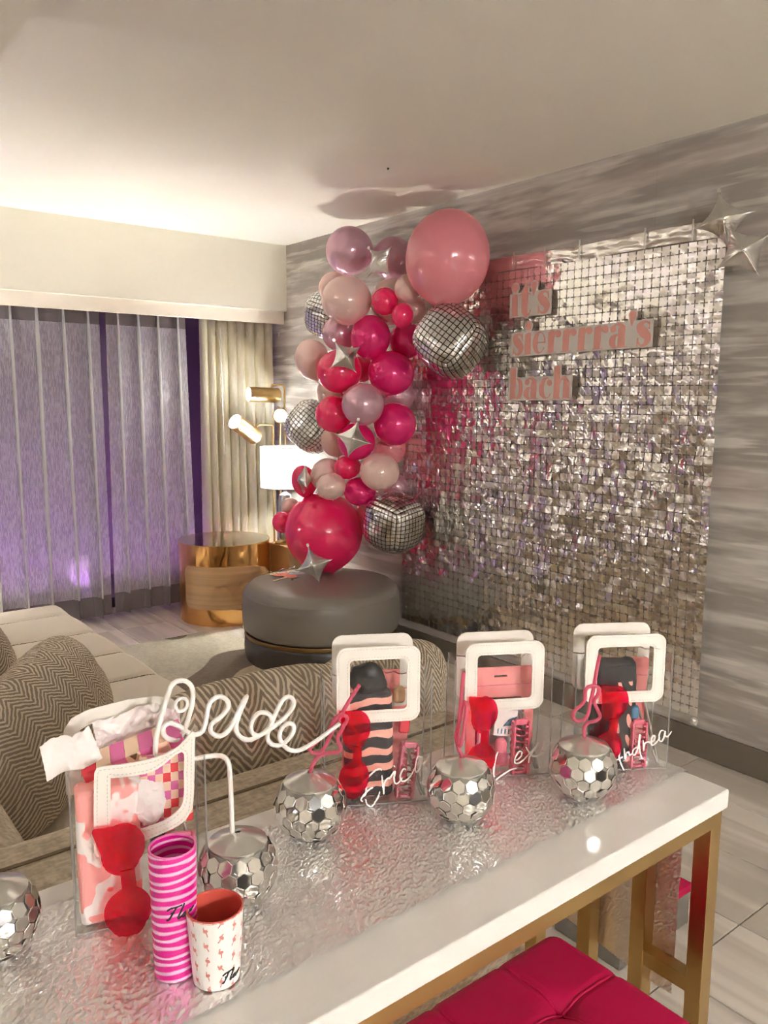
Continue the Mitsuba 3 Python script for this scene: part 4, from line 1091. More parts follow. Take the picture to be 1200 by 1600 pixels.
# ------------------------------------------------------------------ straws
STRAW = [[np.float64(0.4144), 0.812, 0.985], [np.float64(0.4149), np.float64(0.814), np.float64(1.0275)], [np.float64(0.415), np.float64(0.816), np.float64(1.0608)], [np.float64(0.4158), np.float64(0.82), np.float64(1.0728)], [np.float64(0.4135), np.float64(0.826), np.float64(1.0791)], [np.float64(0.4086), np.float64(0.836), np.float64(1.0792)], [np.float64(0.3948), np.float64(0.8393), np.float64(1.0801)], [np.float64(0.3802), np.float64(0.8427), np.float64(1.08)], [np.float64(0.3657), np.float64(0.846), np.float64(1.0797)], [np.float64(0.3472), np.float64(0.8461), np.float64(1.0839)], [np.float64(0.3393), np.float64(0.8462), np.float64(1.0924)], [np.float64(0.3378), np.float64(0.8463), np.float64(1.105)], [np.float64(0.3404), np.float64(0.8464), np.float64(1.1207)], [np.float64(0.3473), np.float64(0.8465), np.float64(1.1434)], [np.float64(0.3565), np.float64(0.8465), np.float64(1.1675)], [np.float64(0.3619), np.float64(0.8466), np.float64(1.1754)], [np.float64(0.3692), np.float64(0.8467), np.float64(1.1773)], [np.float64(0.3776), np.float64(0.8468), np.float64(1.1746)], [np.float64(0.3838), np.float64(0.8469), np.float64(1.1674)], [np.float64(0.386), np.float64(0.847), np.float64(1.1576)], [np.float64(0.3842), np.float64(0.8471), np.float64(1.1444)], [np.float64(0.3819), np.float64(0.8472), np.float64(1.1366)], [np.float64(0.3762), np.float64(0.8473), np.float64(1.1214)], [np.float64(0.3705), np.float64(0.8474), np.float64(1.1113)], [np.float64(0.3631), np.float64(0.8475), np.float64(1.107)], [np.float64(0.3548), np.float64(0.8475), np.float64(1.1102)], [np.float64(0.349), np.float64(0.8476), np.float64(1.117)], [np.float64(0.3482), np.float64(0.8477), np.float64(1.1242)], [np.float64(0.3525), np.float64(0.8478), np.float64(1.1287)], [np.float64(0.3598), np.float64(0.8479), np.float64(1.1278)], [np.float64(0.3701), np.float64(0.848), np.float64(1.1202)], [np.float64(0.3799), np.float64(0.8493), np.float64(1.1103)], [np.float64(0.389), np.float64(0.8507), np.float64(1.1054)], [np.float64(0.3984), np.float64(0.852), np.float64(1.1066)], [np.float64(0.4037), np.float64(0.8531), np.float64(1.1167)], [np.float64(0.4073), np.float64(0.8553), np.float64(1.1279)], [np.float64(0.4118), np.float64(0.8573), np.float64(1.1368)], [np.float64(0.4196), np.float64(0.8568), np.float64(1.1422)], [np.float64(0.4269), np.float64(0.8534), np.float64(1.142)], [np.float64(0.4318), np.float64(0.8489), np.float64(1.1357)], [np.float64(0.4296), np.float64(0.846), np.float64(1.1297)], [np.float64(0.4227), np.float64(0.8461), np.float64(1.1227)], [np.float64(0.4136), np.float64(0.8484), np.float64(1.1167)], [np.float64(0.4088), np.float64(0.8504), np.float64(1.1109)], [np.float64(0.409), np.float64(0.8498), np.float64(1.1035)], [np.float64(0.4155), np.float64(0.8463), np.float64(1.0983)], [np.float64(0.4228), np.float64(0.843), np.float64(1.0997)], [np.float64(0.43), np.float64(0.8412), np.float64(1.1064)], [np.float64(0.4377), np.float64(0.8425), np.float64(1.1158)], [np.float64(0.448), np.float64(0.8459), np.float64(1.1295)], [np.float64(0.4568), np.float64(0.8489), np.float64(1.137)], [np.float64(0.4522), np.float64(0.8494), np.float64(1.1275)], [np.float64(0.4448), np.float64(0.847), np.float64(1.117)], [np.float64(0.4388), np.float64(0.8437), np.float64(1.1065)], [np.float64(0.4393), np.float64(0.842), np.float64(1.0972)], [np.float64(0.4468), np.float64(0.8433), np.float64(1.0882)], [np.float64(0.4579), np.float64(0.8467), np.float64(1.0818)], [np.float64(0.4716), np.float64(0.8497), np.float64(1.0816)], [np.float64(0.484), np.float64(0.8501), np.float64(1.0861)], [np.float64(0.4897), np.float64(0.8477), np.float64(1.0966)], [np.float64(0.486), np.float64(0.8443), np.float64(1.1076)], [np.float64(0.4766), np.float64(0.8427), np.float64(1.1138)], [np.float64(0.4678), np.float64(0.844), np.float64(1.1133)], [np.float64(0.4624), np.float64(0.8475), np.float64(1.1036)], [np.float64(0.4626), np.float64(0.8505), np.float64(1.0937)], [np.float64(0.4663), np.float64(0.8508), np.float64(1.0859)], [np.float64(0.4732), np.float64(0.8483), np.float64(1.0831)], [np.float64(0.4811), np.float64(0.845), np.float64(1.0874)], [np.float64(0.4901), np.float64(0.8434), np.float64(1.0912)], [np.float64(0.5021), np.float64(0.8448), np.float64(1.0955)], [np.float64(0.5169), np.float64(0.8483), np.float64(1.1021)], [np.float64(0.5257), np.float64(0.8512), np.float64(1.1105)], [np.float64(0.5229), np.float64(0.8515), np.float64(1.119)], [np.float64(0.5139), np.float64(0.849), np.float64(1.1231)], [np.float64(0.5043), np.float64(0.8457), np.float64(1.1206)], [np.float64(0.4958), np.float64(0.8441), np.float64(1.1097)], [np.float64(0.4889), np.float64(0.8456), np.float64(1.0952)], [np.float64(0.4853), np.float64(0.8491), np.float64(1.0815)], [np.float64(0.4878), np.float64(0.852), np.float64(1.0707)], [np.float64(0.4948), np.float64(0.8522), np.float64(1.0632)], [np.float64(0.5045), np.float64(0.8497), np.float64(1.0613)], [np.float64(0.514), np.float64(0.8464), np.float64(1.068)], [np.float64(0.5204), np.float64(0.8449), np.float64(1.0772)], [np.float64(0.5219), np.float64(0.8464), np.float64(1.0843)], [np.float64(0.5164), np.float64(0.8499), np.float64(1.0873)], [np.float64(0.5092), np.float64(0.8527), np.float64(1.0826)], [np.float64(0.5049), np.float64(0.8529), np.float64(1.0739)], [np.float64(0.505), np.float64(0.8503), np.float64(1.0668)], [np.float64(0.5104), np.float64(0.847), np.float64(1.0572)], [np.float64(0.5209), np.float64(0.8456), np.float64(1.0503)], [np.float64(0.5349), np.float64(0.8472), np.float64(1.0481)], [np.float64(0.5557), np.float64(0.8507), np.float64(1.0506)], [np.float64(0.5767), np.float64(0.8535), np.float64(1.0559)], [np.float64(0.5991), np.float64(0.8536), np.float64(1.0645)]]
p3 = smooth_path(STRAW, 4)
ws = thing('script_straw', 'white plastic straw bent into the handwritten word bride', 'straw')
put(ws, 'straw', tube(p3, 0.0030, 10), 'm_white_plastic', True)
put(ws, 'curl', tube([[0.3714 + 0.0077 * math.cos(a), 0.848, 1.1473 + 0.0077 * math.sin(a)] for a in np.linspace(0, 2 * PI, 41)[:-1]], 0.0022, 8, closed=True), 'm_white_plastic', True)
PINK = np.array([[0.0122, 0.070], [0.0122, 0.0943], [0.0127, 0.1069], [0.0185, 0.1139], [0.0302, 0.1177], [0.0359, 0.1243], [0.0315, 0.1356], [0.0246, 0.1499], [0.0285, 0.1609], [0.0305, 0.1696], [0.0264, 0.1756], [0.017, 0.1762], [0.0094, 0.1698], [0.0099, 0.1549], [0.0053, 0.1449], [-0.0033, 0.1354], [-0.0056, 0.1255], [-0.0007, 0.1185], [0.0084, 0.1172], [0.017, 0.1256], [0.0201, 0.1473], [0.0233, 0.1689], [0.0265, 0.201], [0.029, 0.2222]]) - [0.0122, 0.0943]
PINK2 = np.array([[0.011, 0.070], [0.011, 0.0892], [0.0195, 0.1063], [0.0327, 0.1128], [0.0482, 0.1146], [0.0526, 0.1214], [0.0487, 0.1378], [0.0571, 0.156], [0.0615, 0.1673], [0.0538, 0.1726], [0.044, 0.1656], [0.0351, 0.1475], [0.0153, 0.1285], [0.0108, 0.1194], [0.0185, 0.1138], [0.0284, 0.1176], [0.0395, 0.1404], [0.0527, 0.1676], [0.0659, 0.1924], [0.0779, 0.2126]]) - [0.011, 0.0892]
for bi, shape, yaw_, lab in ((0, PINK, -0.65, 'pink curly straw in the disco cup nearest the table end'), (1, PINK * [0.8, 0.95], 1.02, 'pink curly straw seen edge-on in the middle disco cup'), (2, PINK2, -0.58, 'pink curly straw leaning right in the disco cup by the striped socks bag')):
    x, y, R = BALLS[bi][:3]
    zt = TABLE_Z + 0.0042 + R * 0.93 + R * math.sin(math.radians(43)) + R * 0.27
    ex = np.array([math.cos(yaw_), math.sin(yaw_), 0]); nv_ = np.array([-ex[1], ex[0], 0])
    off = 0.006 * np.sin(np.linspace(0, 3.2 * PI, len(shape)))
    off[:2] = 0
    pts = np.array([x, y, zt]) + shape[:, :1] * ex + off[:, None] * nv_ + shape[:, 1:] * [0, 0, 1.0]
    single('curly_straw', lab, 'straw', tube(smooth_path(pts, 5), 0.0028, 10), 'm_pink_clear', True, group='pink curly straws')

# ================================================================== GIFT BAGS
SCRIPTS = {
    'a': [[[0.0044, 0.06], [0.0017, 0.0622], [-0.0054, 0.0593], [-0.0139, 0.0517], [-0.0204, 0.044], [-0.0217, 0.0393]], [[-0.0204, 0.044], [-0.0178, 0.039], [-0.0187, 0.0267], [-0.0203, 0.0214]], [[-0.0086, 0.0335], [-0.0125, 0.0318], [-0.0197, 0.0254], [-0.0256, 0.0169], [-0.0236, 0.0134]], [[-0.019, 0.0158], [-0.0164, 0.008], [-0.0112, 0.0045], [-0.0059, 0.0086], [-0.0007, 0.0178], [0.0021, 0.0259]], [[0.0051, 0.0511], [0.0062, 0.04], [0.0081, 0.0227]], [[0.0081, 0.0234], [0.008, 0.0344], [0.0103, 0.0425], [0.0143, 0.0466], [0.0169, 0.0468], [0.0227, 0.0553], [0.0247, 0.0552], [0.0232, 0.0457], [0.0248, 0.0387], [0.0288, 0.0377], [0.0353, 0.0448]], [[0.0231, 0.0656], [0.024, 0.0639]], [[0.0405, 0.0582], [0.0372, 0.0598], [0.0333, 0.0518], [0.0327, 0.045], [0.0367, 0.0399], [0.0433, 0.0429], [0.0498, 0.0507], [0.055, 0.0613]], [[0.0628, 0.0759], [0.0588, 0.0775], [0.0556, 0.0668], [0.0551, 0.0558], [0.0584, 0.0535], [0.063, 0.0621], [0.0652, 0.0757], [0.0645, 0.0689], [0.0669, 0.0646], [0.0709, 0.0685], [0.0754, 0.0778]]],
    'b': [[[-0.0084, 0.0492], [-0.0109, 0.0419], [-0.0137, 0.0294], [-0.0145, 0.0123], [-0.0132, 0.0079]], [[-0.0104, 0.0022], [-0.0099, 0.0034], [-0.0027, 0.0087], [0.0077, 0.0149], [0.0161, 0.0186], [0.0229, 0.0195]], [[0.0215, 0.0332], [0.0262, 0.035], [0.0308, 0.0422], [0.0296, 0.0471], [0.0259, 0.0468], [0.0213, 0.0396], [0.0194, 0.0323], [0.0211, 0.0279], [0.0264, 0.028], [0.0347, 0.0333], [0.0419, 0.0409], [0.0491, 0.0484], [0.0548, 0.0533]], [[0.0378, 0.0535], [0.0418, 0.0468], [0.0462, 0.0411], [0.0506, 0.0376], [0.0569, 0.0382], [0.0611, 0.0422], [0.0651, 0.0505], [0.0684, 0.0621]], [[0.0429, 0.0279], [0.0437, 0.0359], [0.0472, 0.0432], [0.0522, 0.0514], [0.0578, 0.0596]], [[0.0651, 0.0505], [0.0668, 0.0455], [0.0705, 0.048], [0.0746, 0.0531], [0.0787, 0.0592]], [[0.0695, 0.0716], [0.0701, 0.0703]]],
    'c': [[[-0.0115, 0.0277], [-0.0088, 0.0385], [-0.0068, 0.0536], [-0.0046, 0.0394], [-0.0035, 0.0274], [0.0003, 0.0163], [0.005, 0.0073]], [[-0.0087, 0.0243], [-0.0034, 0.0268], [0.0018, 0.0293]], [[0.0038, 0.0433], [0.0049, 0.0335], [0.0063, 0.0258], [0.0075, 0.0345], [0.0111, 0.0376], [0.0129, 0.0331], [0.0146, 0.0325], [0.0182, 0.0351]], [[0.0248, 0.0446], [0.0205, 0.0426], [0.0182, 0.0351], [0.02, 0.0317], [0.0231, 0.0337], [0.027, 0.0434], [0.0291, 0.0661], [0.0287, 0.052], [0.0294, 0.0433], [0.0319, 0.0322], [0.035, 0.0245]], [[0.035, 0.0561], [0.0359, 0.0473], [0.0369, 0.0386], [0.037, 0.0473], [0.0395, 0.0515], [0.0437, 0.0535], [0.0465, 0.0512]], [[0.0502, 0.0532], [0.0544, 0.0563], [0.0546, 0.0623], [0.0513, 0.0629], [0.0489, 0.0576], [0.0494, 0.0489], [0.0527, 0.0477], [0.0579, 0.0518], [0.0629, 0.0592]], [[0.0687, 0.0709], [0.0644, 0.0711], [0.0616, 0.0636], [0.0626, 0.0548], [0.0665, 0.053], [0.0699, 0.06], [0.0715, 0.0697], [0.0719, 0.0631], [0.0753, 0.0603], [0.0789, 0.0639], [0.0819, 0.0687]]]}
RZ = TABLE_Z + 0.0045


def bag_frame(x, y, yaw_):
    """local x across the front, local y into the bag, local z up from the runner."""
    return frame([x, y, RZ], [math.cos(yaw_), math.sin(yaw_), 0], [-math.sin(yaw_), math.cos(yaw_), 0], [0, 0, 1])


def clear_body(w, h, d, dtop, seed, matname='m_pvc'):
    """four clear walls and a bottom, slightly wavy; the sides close in towards the top."""
    n, mrows = 14, 18
    t = np.linspace(0, 1, mrows)
    parts = []
    def wall(a0, a1):
        u = np.linspace(0, 1, n)
        P = np.zeros((n, mrows, 3))
        for k, tz in enumerate(t):
            dd = d + (dtop - d) * tz
            A, B_ = np.array(a0(dd)), np.array(a1(dd))
            q_ = A[None] + (B_ - A)[None] * u[:, None]
            P[:, k, :2] = q_; P[:, k, 2] = tz * h
        nz_w = (meshkit.fbm(np.stack([P[..., 0] * 45 + 9, P[..., 1] * 45, P[..., 2] * 30 + seed], -1), 2, seed) - 0.5) * 0.009
        fade = (np.sin(u * PI))[:, None] * np.ones(mrows)[None]
        e = np.array(a1(d)) - np.array(a0(d)); nn_ = np.array([-e[1], e[0]]) / np.linalg.norm(e)
        P[..., 0] += nz_w * fade * nn_[0]; P[..., 1] += nz_w * fade * nn_[1]
        return sheet(P)
    hw = w / 2
    parts.append(wall(lambda q_: (-hw, 0), lambda q_: (hw, 0)))
    parts.append(wall(lambda q_: (hw, 0), lambda q_: (hw, q_)))
    parts.append(wall(lambda q_: (hw, q_), lambda q_: (-hw, q_)))
    parts.append(wall(lambda q_: (-hw, q_), lambda q_: (-hw, 0)))
    parts.append((np.array([[-hw, 0, 0], [hw, 0, 0], [hw, d, 0], [-hw, d, 0.0]]), np.array([[0, 1, 2, 3]])))
    return parts


def rrect(x0, x1, y0, y1, r):
    return sbox(x0 + r, y0 + r, x1 - r, y1 - r).buffer(r, 12)


def stitches(poly, inset, L=0.0026, gap=0.0018, w=0.0005):
    ring = poly.exterior
    loop = Polygon(ring).buffer(-inset).exterior if inset > 0 else Polygon(ring).buffer(-inset).exterior
    out, s_ = [], 0.0
    while s_ + L < loop.length:
        a, b = loop.interpolate(s_), loop.interpolate(s_ + L)
        dx, dy = b.x - a.x, b.y - a.y; l = math.hypot(dx, dy) or 1
        nx_, ny2 = -dy / l * w, dx / l * w
        out.append((np.array([[a.x + nx_, a.y + ny2, 0.0004], [a.x - nx_, a.y - ny2, 0.0004], [b.x - nx_, b.y - ny2, 0.0004], [b.x + nx_, b.y + ny2, 0.0004]]), np.array([[0, 1, 2, 3]])))
        s_ += L + gap
    return cat(*out)


def up_plane(M, dy=0.0):
    """places a shape drawn in xy (x across, y up) on the bag plane at depth dy, its +z facing the camera side."""
    L = np.eye(4); L[:3, 0] = [1, 0, 0]; L[:3, 1] = [0, 0, 1]; L[:3, 2] = [0, -1, 0]; L[:3, 3] = [0, dy, 0]
    return M @ L


def gift_bag(name, label, M, w, h, d, dtop, outer, hole, handle_back, script=None, seed=1):
    k = thing(name, label, 'gift bag', 'clear gift bags on the table')
    parts = clear_body(w, h, d, dtop, seed)
    for nm, p_ in zip(('front_panel', 'side_panel', 'back_panel', 'side_panel', 'bottom_panel'), parts):
        put(k, nm, mv(p_, M), 'm_pvc', nm != 'bottom_panel')
    hw = w / 2
    for sx in (-1, 1):
        put(k, 'edge_seam', mv(tube([[sx * hw, 0, 0], [sx * hw, 0, h]], 0.0011, 6), M), 'm_pvc_edge')
        put(k, 'edge_seam', mv(tube([[sx * hw, d, 0], [sx * hw, dtop, h]], 0.0011, 6), M), 'm_pvc_edge')
    put(k, 'edge_seam', mv(tube([[-hw, 0, 0.0012], [hw, 0, 0.0012]], 0.0012, 6), M), 'm_pvc_edge')
    fr_ = outer.difference(hole)
    put(k, 'front_handle', mv(extrude(fr_, 0.0022), up_plane(M, -0.001)), 'm_handle', label='white stitched handle frame on the front')
    put(k, 'stitching', mv(shift(cat(stitches(outer, 0.0035), stitches(hole, -0.0035)), [0, 0, 0.0021]), up_plane(M, -0.001)), 'm_stitch')
    bo, bh = handle_back
    put(k, 'back_handle', mv(extrude(bo.difference(bh), 0.0022), up_plane(M, dtop + 0.003)), 'm_handle', label='white handle frame on the back')
    if script:
        allp = []
        for line in script:
            pts = smooth_path(line, 5) if len(line) > 2 else np.array(line)
            wd = 0.00095 * (1 + 0.35 * np.sin(np.linspace(0, PI, len(pts))))
            ls = unary_union([LineString(pts[i:i + 2]).buffer(wd[i], 6) for i in range(len(pts) - 1)])
            allp.append(ls)
        for ls in allp:
            put(k, 'lettering', mv(extrude(ls.simplify(0.00008), 0.0006), up_plane(M, -0.0036)), 'm_script')
    return k


def uv_box(w, h, t, r=0.004, bulge=0.0, seed=0, lump=0.0):
    """a soft upright block, uv from the front: x across, z up, y depth; origin bottom centre."""
    v, f = rbox(-w / 2, w / 2, -t / 2, t / 2, 0, h, r, k=3, nx=14, ny=3, nz=18)
    uv = np.stack([v[:, 0] / w + 0.5, v[:, 2] / h], 1)
    s_ = np.sin(np.clip(uv[:, 1], 0, 1) * PI) * np.cos((uv[:, 0] - 0.5) * PI)
    v = v.copy(); v[:, 1] *= 1 + bulge * s_
    if lump:
        v += (np.stack([meshkit.fbm(v * 38 + q_, 2, seed + q_) for q_ in (1, 2, 3)], -1) - 0.5) * lump
    return (v, f), uv


def place_in(M, x, y, z, tilt=0.0, lean=0.0, yaw_=0.0):
    c, s_ = math.cos(tilt), math.sin(tilt)
    Rt = np.eye(4); Rt[:3, :3] = np.array([[c, 0, s_], [0, 1, 0], [-s_, 0, c]])
    Rl = rot((1, 0, 0), math.degrees(lean)); Ry = rot((0, 0, 1), math.degrees(yaw_))
    Tm = np.eye(4); Tm[:3, 3] = [x, y, z]
    return M @ Tm @ Ry @ Rl @ Rt


def packet(label, M, w, h, x, y, tilt=0.0, z=0.003, window=True):
    k = thing('coral_packet', label, 'packet', 'coral packets in the small gift bags')
    body = rrect(-w / 2, w / 2, 0, h, 0.004).difference(rrect(-0.011, 0.011, h - 0.017, h - 0.013, 0.0019))
    Mp = up_plane(place_in(M, x, y, z, tilt))
    put(k, 'pouch', mv(extrude(body, 0.004), Mp), 'm_coral_pack')
    put(k, 'seal_line', mv(extrude(sbox(-w / 2 + 0.001, h - 0.030, w / 2 - 0.001, h - 0.0285), 0.0005, 0.004), Mp), 'm_clip_pink')
    if window:
        put(k, 'clear_window', mv(extrude(rrect(-w * 0.36, w * 0.36, 0.02, h - 0.05, 0.01), 0.002, 0.0041), Mp), 'm_pouch_clear')
        put(k, 'inside', mv(extrude(rrect(-w * 0.34, w * 0.34, 0.022, h - 0.054, 0.01), 0.0006, 0.004), Mp), 'm_steel')
    return k


def claw_clip(label, M, matname, h, w, x, y, z, tilt=0.0):
    k = thing('claw_clip', label, 'hair clip', 'claw clips in the gift bags')
    Mc = place_in(M, x, y, z, tilt)
    a = np.linspace(0, PI, 14)
    for side in (-1, 1):
        for q_ in range(8):
            zz = h * (0.08 + 0.82 * q_ / 7) + side * h * 0.027
            pts = [[side * w * 0.08 + side * w * 0.42 * math.sin(t_), 0.006 - 0.012 * math.cos(t_) - 0.003, zz - side * 0.0055 * (t_ / PI)] for t_ in np.linspace(0.2, PI * 0.95, 9)]
            put(k, 'tooth', mv(tube(pts, 0.0017, 6), Mc), matname, 60)
    put(k, 'spine', mv(rbox(-w * 0.5, -w * 0.36, -0.009, 0.006, 0, h, 0.003, k=2), Mc), matname, 40)
    put(k, 'spine', mv(rbox(w * 0.36, w * 0.5, -0.009, 0.006, 0, h, 0.003, k=2), Mc), matname, 40)
    put(k, 'grip', mv(rbox(-w * 0.36, w * 0.36, -0.004, 0.002, h * 0.93, h * 1.04, 0.002, k=2), Mc), matname, 40)
    put(k, 'grip', mv(rbox(-w * 0.36, w * 0.36, -0.004, 0.002, -h * 0.0, h * 0.06, 0.002, k=2), Mc), matname, 40)


def heart_lens(r, tall):
    a = np.linspace(0, 2 * PI, 60)[:-1]
    hx_ = 16 * np.sin(a) ** 3 / 16.0; hy = (13 * np.cos(a) - 5 * np.cos(2 * a) - 2 * np.cos(3 * a) - np.cos(4 * a)) / 15.0
    return affinity.scale(Polygon(np.stack([hx_, hy], 1)).buffer(0.12), r, r * tall, origin=(0, 0))


def heart_glasses(label, M, x, y, zmid, gap, r, turn=0.0, tilt=0.0):
    """rimless heart sunglasses hung with the two lenses above each other; one temple hooks over the handle."""
    k = thing('heart_sunglasses', label, 'sunglasses', 'red heart sunglasses on the gift bags')
    Mg = up_plane(place_in(M, x, y, zmid, tilt, 0.0, turn))
    for sgn in (1, -1):
        lens = unary_union([affinity.translate(Point(0, 0).buffer(r * 0.80, 20), 0.10 * r, 0.12 * r), affinity.translate(Point(0, 0).buffer(r * 0.72, 20), -0.05 * r, -0.22 * r),
                            Polygon([(-1.02 * r, 0.88 * r), (-0.2 * r, 0.86 * r), (-0.75 * r, -0.1 * r)]) if sgn > 0 else Point(-0.1 * r, 0).buffer(0.8 * r)]).buffer(-0.1 * r).buffer(0.1 * r)
        lens = affinity.translate(affinity.scale(lens, 0.92, 1.22 if gap < 0.076 else 1.05, origin=(0, 0)), 0, sgn * gap / 2)
        put(k, 'lens', mv(extrude(lens.simplify(0.0002), 0.0016), Mg), 'm_red_clear')
    put(k, 'bridge', mv(extrude(rrect(-r * 0.12, r * 0.38, -gap * 0.17, gap * 0.17, 0.002), 0.0016, 0.0018), Mg), 'm_red_clear')
    put(k, 'temple', mv(tube(smooth_path([[-r * 0.85, gap * 0.5 + r * 0.75, -0.001], [-r * 0.4, gap * 0.5 + r * 0.35, -0.002], [r * 0.1, gap * 0.35, -0.004], [r * 0.12, -gap * 0.2, -0.0045]], 5), 0.0018, 8), Mg), 'm_scarlet', 60)
    put(k, 'temple', mv(tube(smooth_path([[r * 0.5, -gap * 0.5 - r * 0.2, -0.001], [r * 0.3, -gap * 0.2, -0.004], [r * 0.2, gap * 0.4, -0.0045]], 5), 0.0018, 8), Mg), 'm_scarlet', 60)


def metal_straw(label, M, p0, p1):
    single('metal_straw', label, 'metal straw', mv(tube([p0, p1], 0.0021, 10), M), 'm_steel', 60, group='metal straws in the gift bags')


BAGS = [(0.691, 0.8867, -0.5132, -0.0005, 0.1223, 0.1287, 0.2426, 'a', 'clear gift bag with white square handles, holding striped black and pink socks', 'front of the striped socks bag', 0.045),
        (0.900, 0.8353, -0.5024, 0.0, 0.1277, 0.1122, 0.2226, 'b', 'clear gift bag with white square handles, middle of the three small ones, without socks', 'middle small bag', 0.042),
        (1.0688, 0.7342, -0.556, 0.0, 0.1309, 0.1159, 0.2278, 'c', 'clear gift bag with white square handles, nearest the table end, holding a rolled black cloth', 'bag at the table end', 0.050)]
bagM = []
for i, (x, y, yw, s0, fw, za, zb_, sk, lab, _, dtop) in enumerate(BAGS):
    M = bag_frame(x, y, yw); bagM.append(M)
    outer = rrect(-fw / 2, fw / 2, za, zb_, 0.016)
    hole = rrect(-fw / 2 + 0.0195, fw / 2 - 0.0195, za + 0.0185, zb_ - 0.0195, 0.006)
    back = affinity.translate(outer, -0.002, 0.004), affinity.translate(hole, -0.002, 0.004)
    scr = [[[a - 0.0, b - 0.0045] for a, b in l] for l in SCRIPTS[sk]]
    gift_bag('gift_bag', lab, M, 0.158, 0.196, 0.065, dtop, outer, hole, back, scr, seed=i + 2)

# --- bag with the striped socks
M = bagM[0]
packet('coral packet with a hang hole behind the striped socks', M, 0.100, 0.187, 0.002, 0.050, 0.0, window=False)
m, uv = uv_box(0.072, 0.168, 0.026, 0.010, 0.2, 3, 0.006)
single('sock_roll', 'black socks with pink stripes folded into the clear bag', 'socks', mv(m, place_in(M, -0.010, 0.024, 0.003, -0.02)), 'm_zebra', True, uv=uv)
gm = trimesh.creation.icosphere(3, 1.0); v = np.array(gm.vertices) * [0.030, 0.015, 0.024]
v += (np.stack([meshkit.fbm(v * 40 + q_, 2, q_) for q_ in (1, 2, 3)], -1) - 0.5) * 0.012
single('black_cloth', 'bunched black cloth on top of the striped socks', 'cloth', mv((v, np.array(gm.faces)), place_in(M, -0.014, 0.026, 0.184, 0.35)), 'm_black', True)
claw_clip('dusty pink claw clip standing in the striped socks bag', M, 'm_clip_dusty', 0.084, 0.027, 0.040, 0.012, 0.003, 0.12)
single('tan_sponge', 'small tan sponge beside the striped socks', 'sponge', mv(rbox(-0.009, 0.009, -0.008, 0.008, 0, 0.026, 0.007, k=3), place_in(M, 0.036, 0.03, 0.144)), 'm_tan', 40)
put(thing('small_pouch', 'small scarlet and clear pouch above the claw clip in the striped socks bag', 'pouch'), 'pouch', mv(rbox(-0.008, 0.008, -0.003, 0.003, 0, 0.03, 0.003, k=2), place_in(M, 0.043, 0.03, 0.096, 0.1)), 'm_scarlet', 40)
metal_straw('metal straw leaning in the striped socks bag, left of the two', M, [0.069, 0.014, 0.003], [0.041, 0.03, 0.083])
metal_straw('metal straw leaning in the striped socks bag, right of the two', M, [0.073, 0.014, 0.003], [0.047, 0.03, 0.083])
heart_glasses('red heart sunglasses hanging before the striped socks', M, -0.036, -0.012, 0.086, 0.075, 0.0265, -0.15, 0.03)

# --- middle bag
M = bagM[1]
packet('coral packet with hang hole and clear window in the middle small bag', M, 0.112, 0.168, 0.004, 0.034, 0.0)
claw_clip('pink claw clip standing in the middle small bag', M, 'm_clip_pink', 0.088, 0.028, 0.031, 0.008, 0.001, 0.02)
jl = thing('pink_jar', 'small rosy double jar left of the claw clip in the middle bag', 'jar')
put(jl, 'body', mv(shift(lathe([[0, 0], [0.010, 0.001], [0.0115, 0.012], [0.009, 0.021], [0, 0.022]], 28), [0, 0, 0]), place_in(M, 0.001, 0.012, 0.018)), 'm_pink_clear', 40)
put(jl, 'lid', mv(lathe([[0, 0.021], [0.0095, 0.022], [0.0098, 0.034], [0.007, 0.040], [0, 0.0405]], 28), place_in(M, 0.001, 0.012, 0.018)), 'm_clip_pink', 40)
sp = thing('blue_sachet', 'small blue and white sachet beside the red sunglasses in the middle bag', 'sachet')
put(sp, 'pouch', mv(extrude(rrect(-0.018, 0.018, 0, 0.044, 0.002), 0.003), up_plane(place_in(M, 0.008, 0.022, 0.060, 0.12))), 'm_tissue')
put(sp, 'label', mv(extrude(Polygon([(-0.004, 0.016), (0.0175, 0.020), (0.0175, 0.034), (0.004, 0.028)]), 0.0005, 0.003), up_plane(place_in(M, 0.008, 0.022, 0.060, 0.12))), 'm_blue_pack')
put(sp, 'label', mv(extrude(unary_union([sbox(-0.012 + 0.006 * q_, 0.004, -0.010 + 0.006 * q_, 0.012) for q_ in range(4)]), 0.0005, 0.003), up_plane(place_in(M, 0.008, 0.022, 0.060, 0.12))), 'm_blue_pack')
metal_straw('metal straw leaning in the middle bag, left of the two', M, [0.062, 0.016, 0.003], [0.036, 0.03, 0.094])
metal_straw('metal straw leaning in the middle bag, right of the two', M, [0.066, 0.016, 0.003], [0.042, 0.03, 0.094])
heart_glasses('red heart sunglasses hanging before the middle small bag', M, -0.037, -0.012, 0.074, 0.075, 0.0265, -0.15, 0.03)

# --- bag at the table end
M = bagM[2]
packet('coral packet behind the rolled black cloth in the bag at the table end', M, 0.066, 0.172, 0.020, 0.046, 0.04, window=False)
m, uv = uv_box(0.076, 0.176, 0.030, 0.012, 0.2, 9, 0.008)
single('sock_roll', 'rolled black socks with a few pink dots in the bag at the table end', 'socks', mv(m, place_in(M, -0.004, 0.026, 0.004, -0.03)), 'm_dotted', True, uv=uv)
claw_clip('pink claw clip standing in the bag at the table end', M, 'm_clip_pink', 0.078, 0.026, 0.032, 0.010, 0.001, 0.0)
single('blue_scrunchie', 'blue scrunchie bit above the claw clip in the bag at the table end', 'scrunchie', mv(rbox(-0.007, 0.007, -0.006, 0.006, 0, 0.022, 0.005, k=3), place_in(M, 0.026, 0.014, 0.082)), 'm_blue_pack', 40)
metal_straw('metal straw leaning in the bag at the table end, left of the two', M, [0.070, 0.016, 0.003], [0.040, 0.028, 0.088])
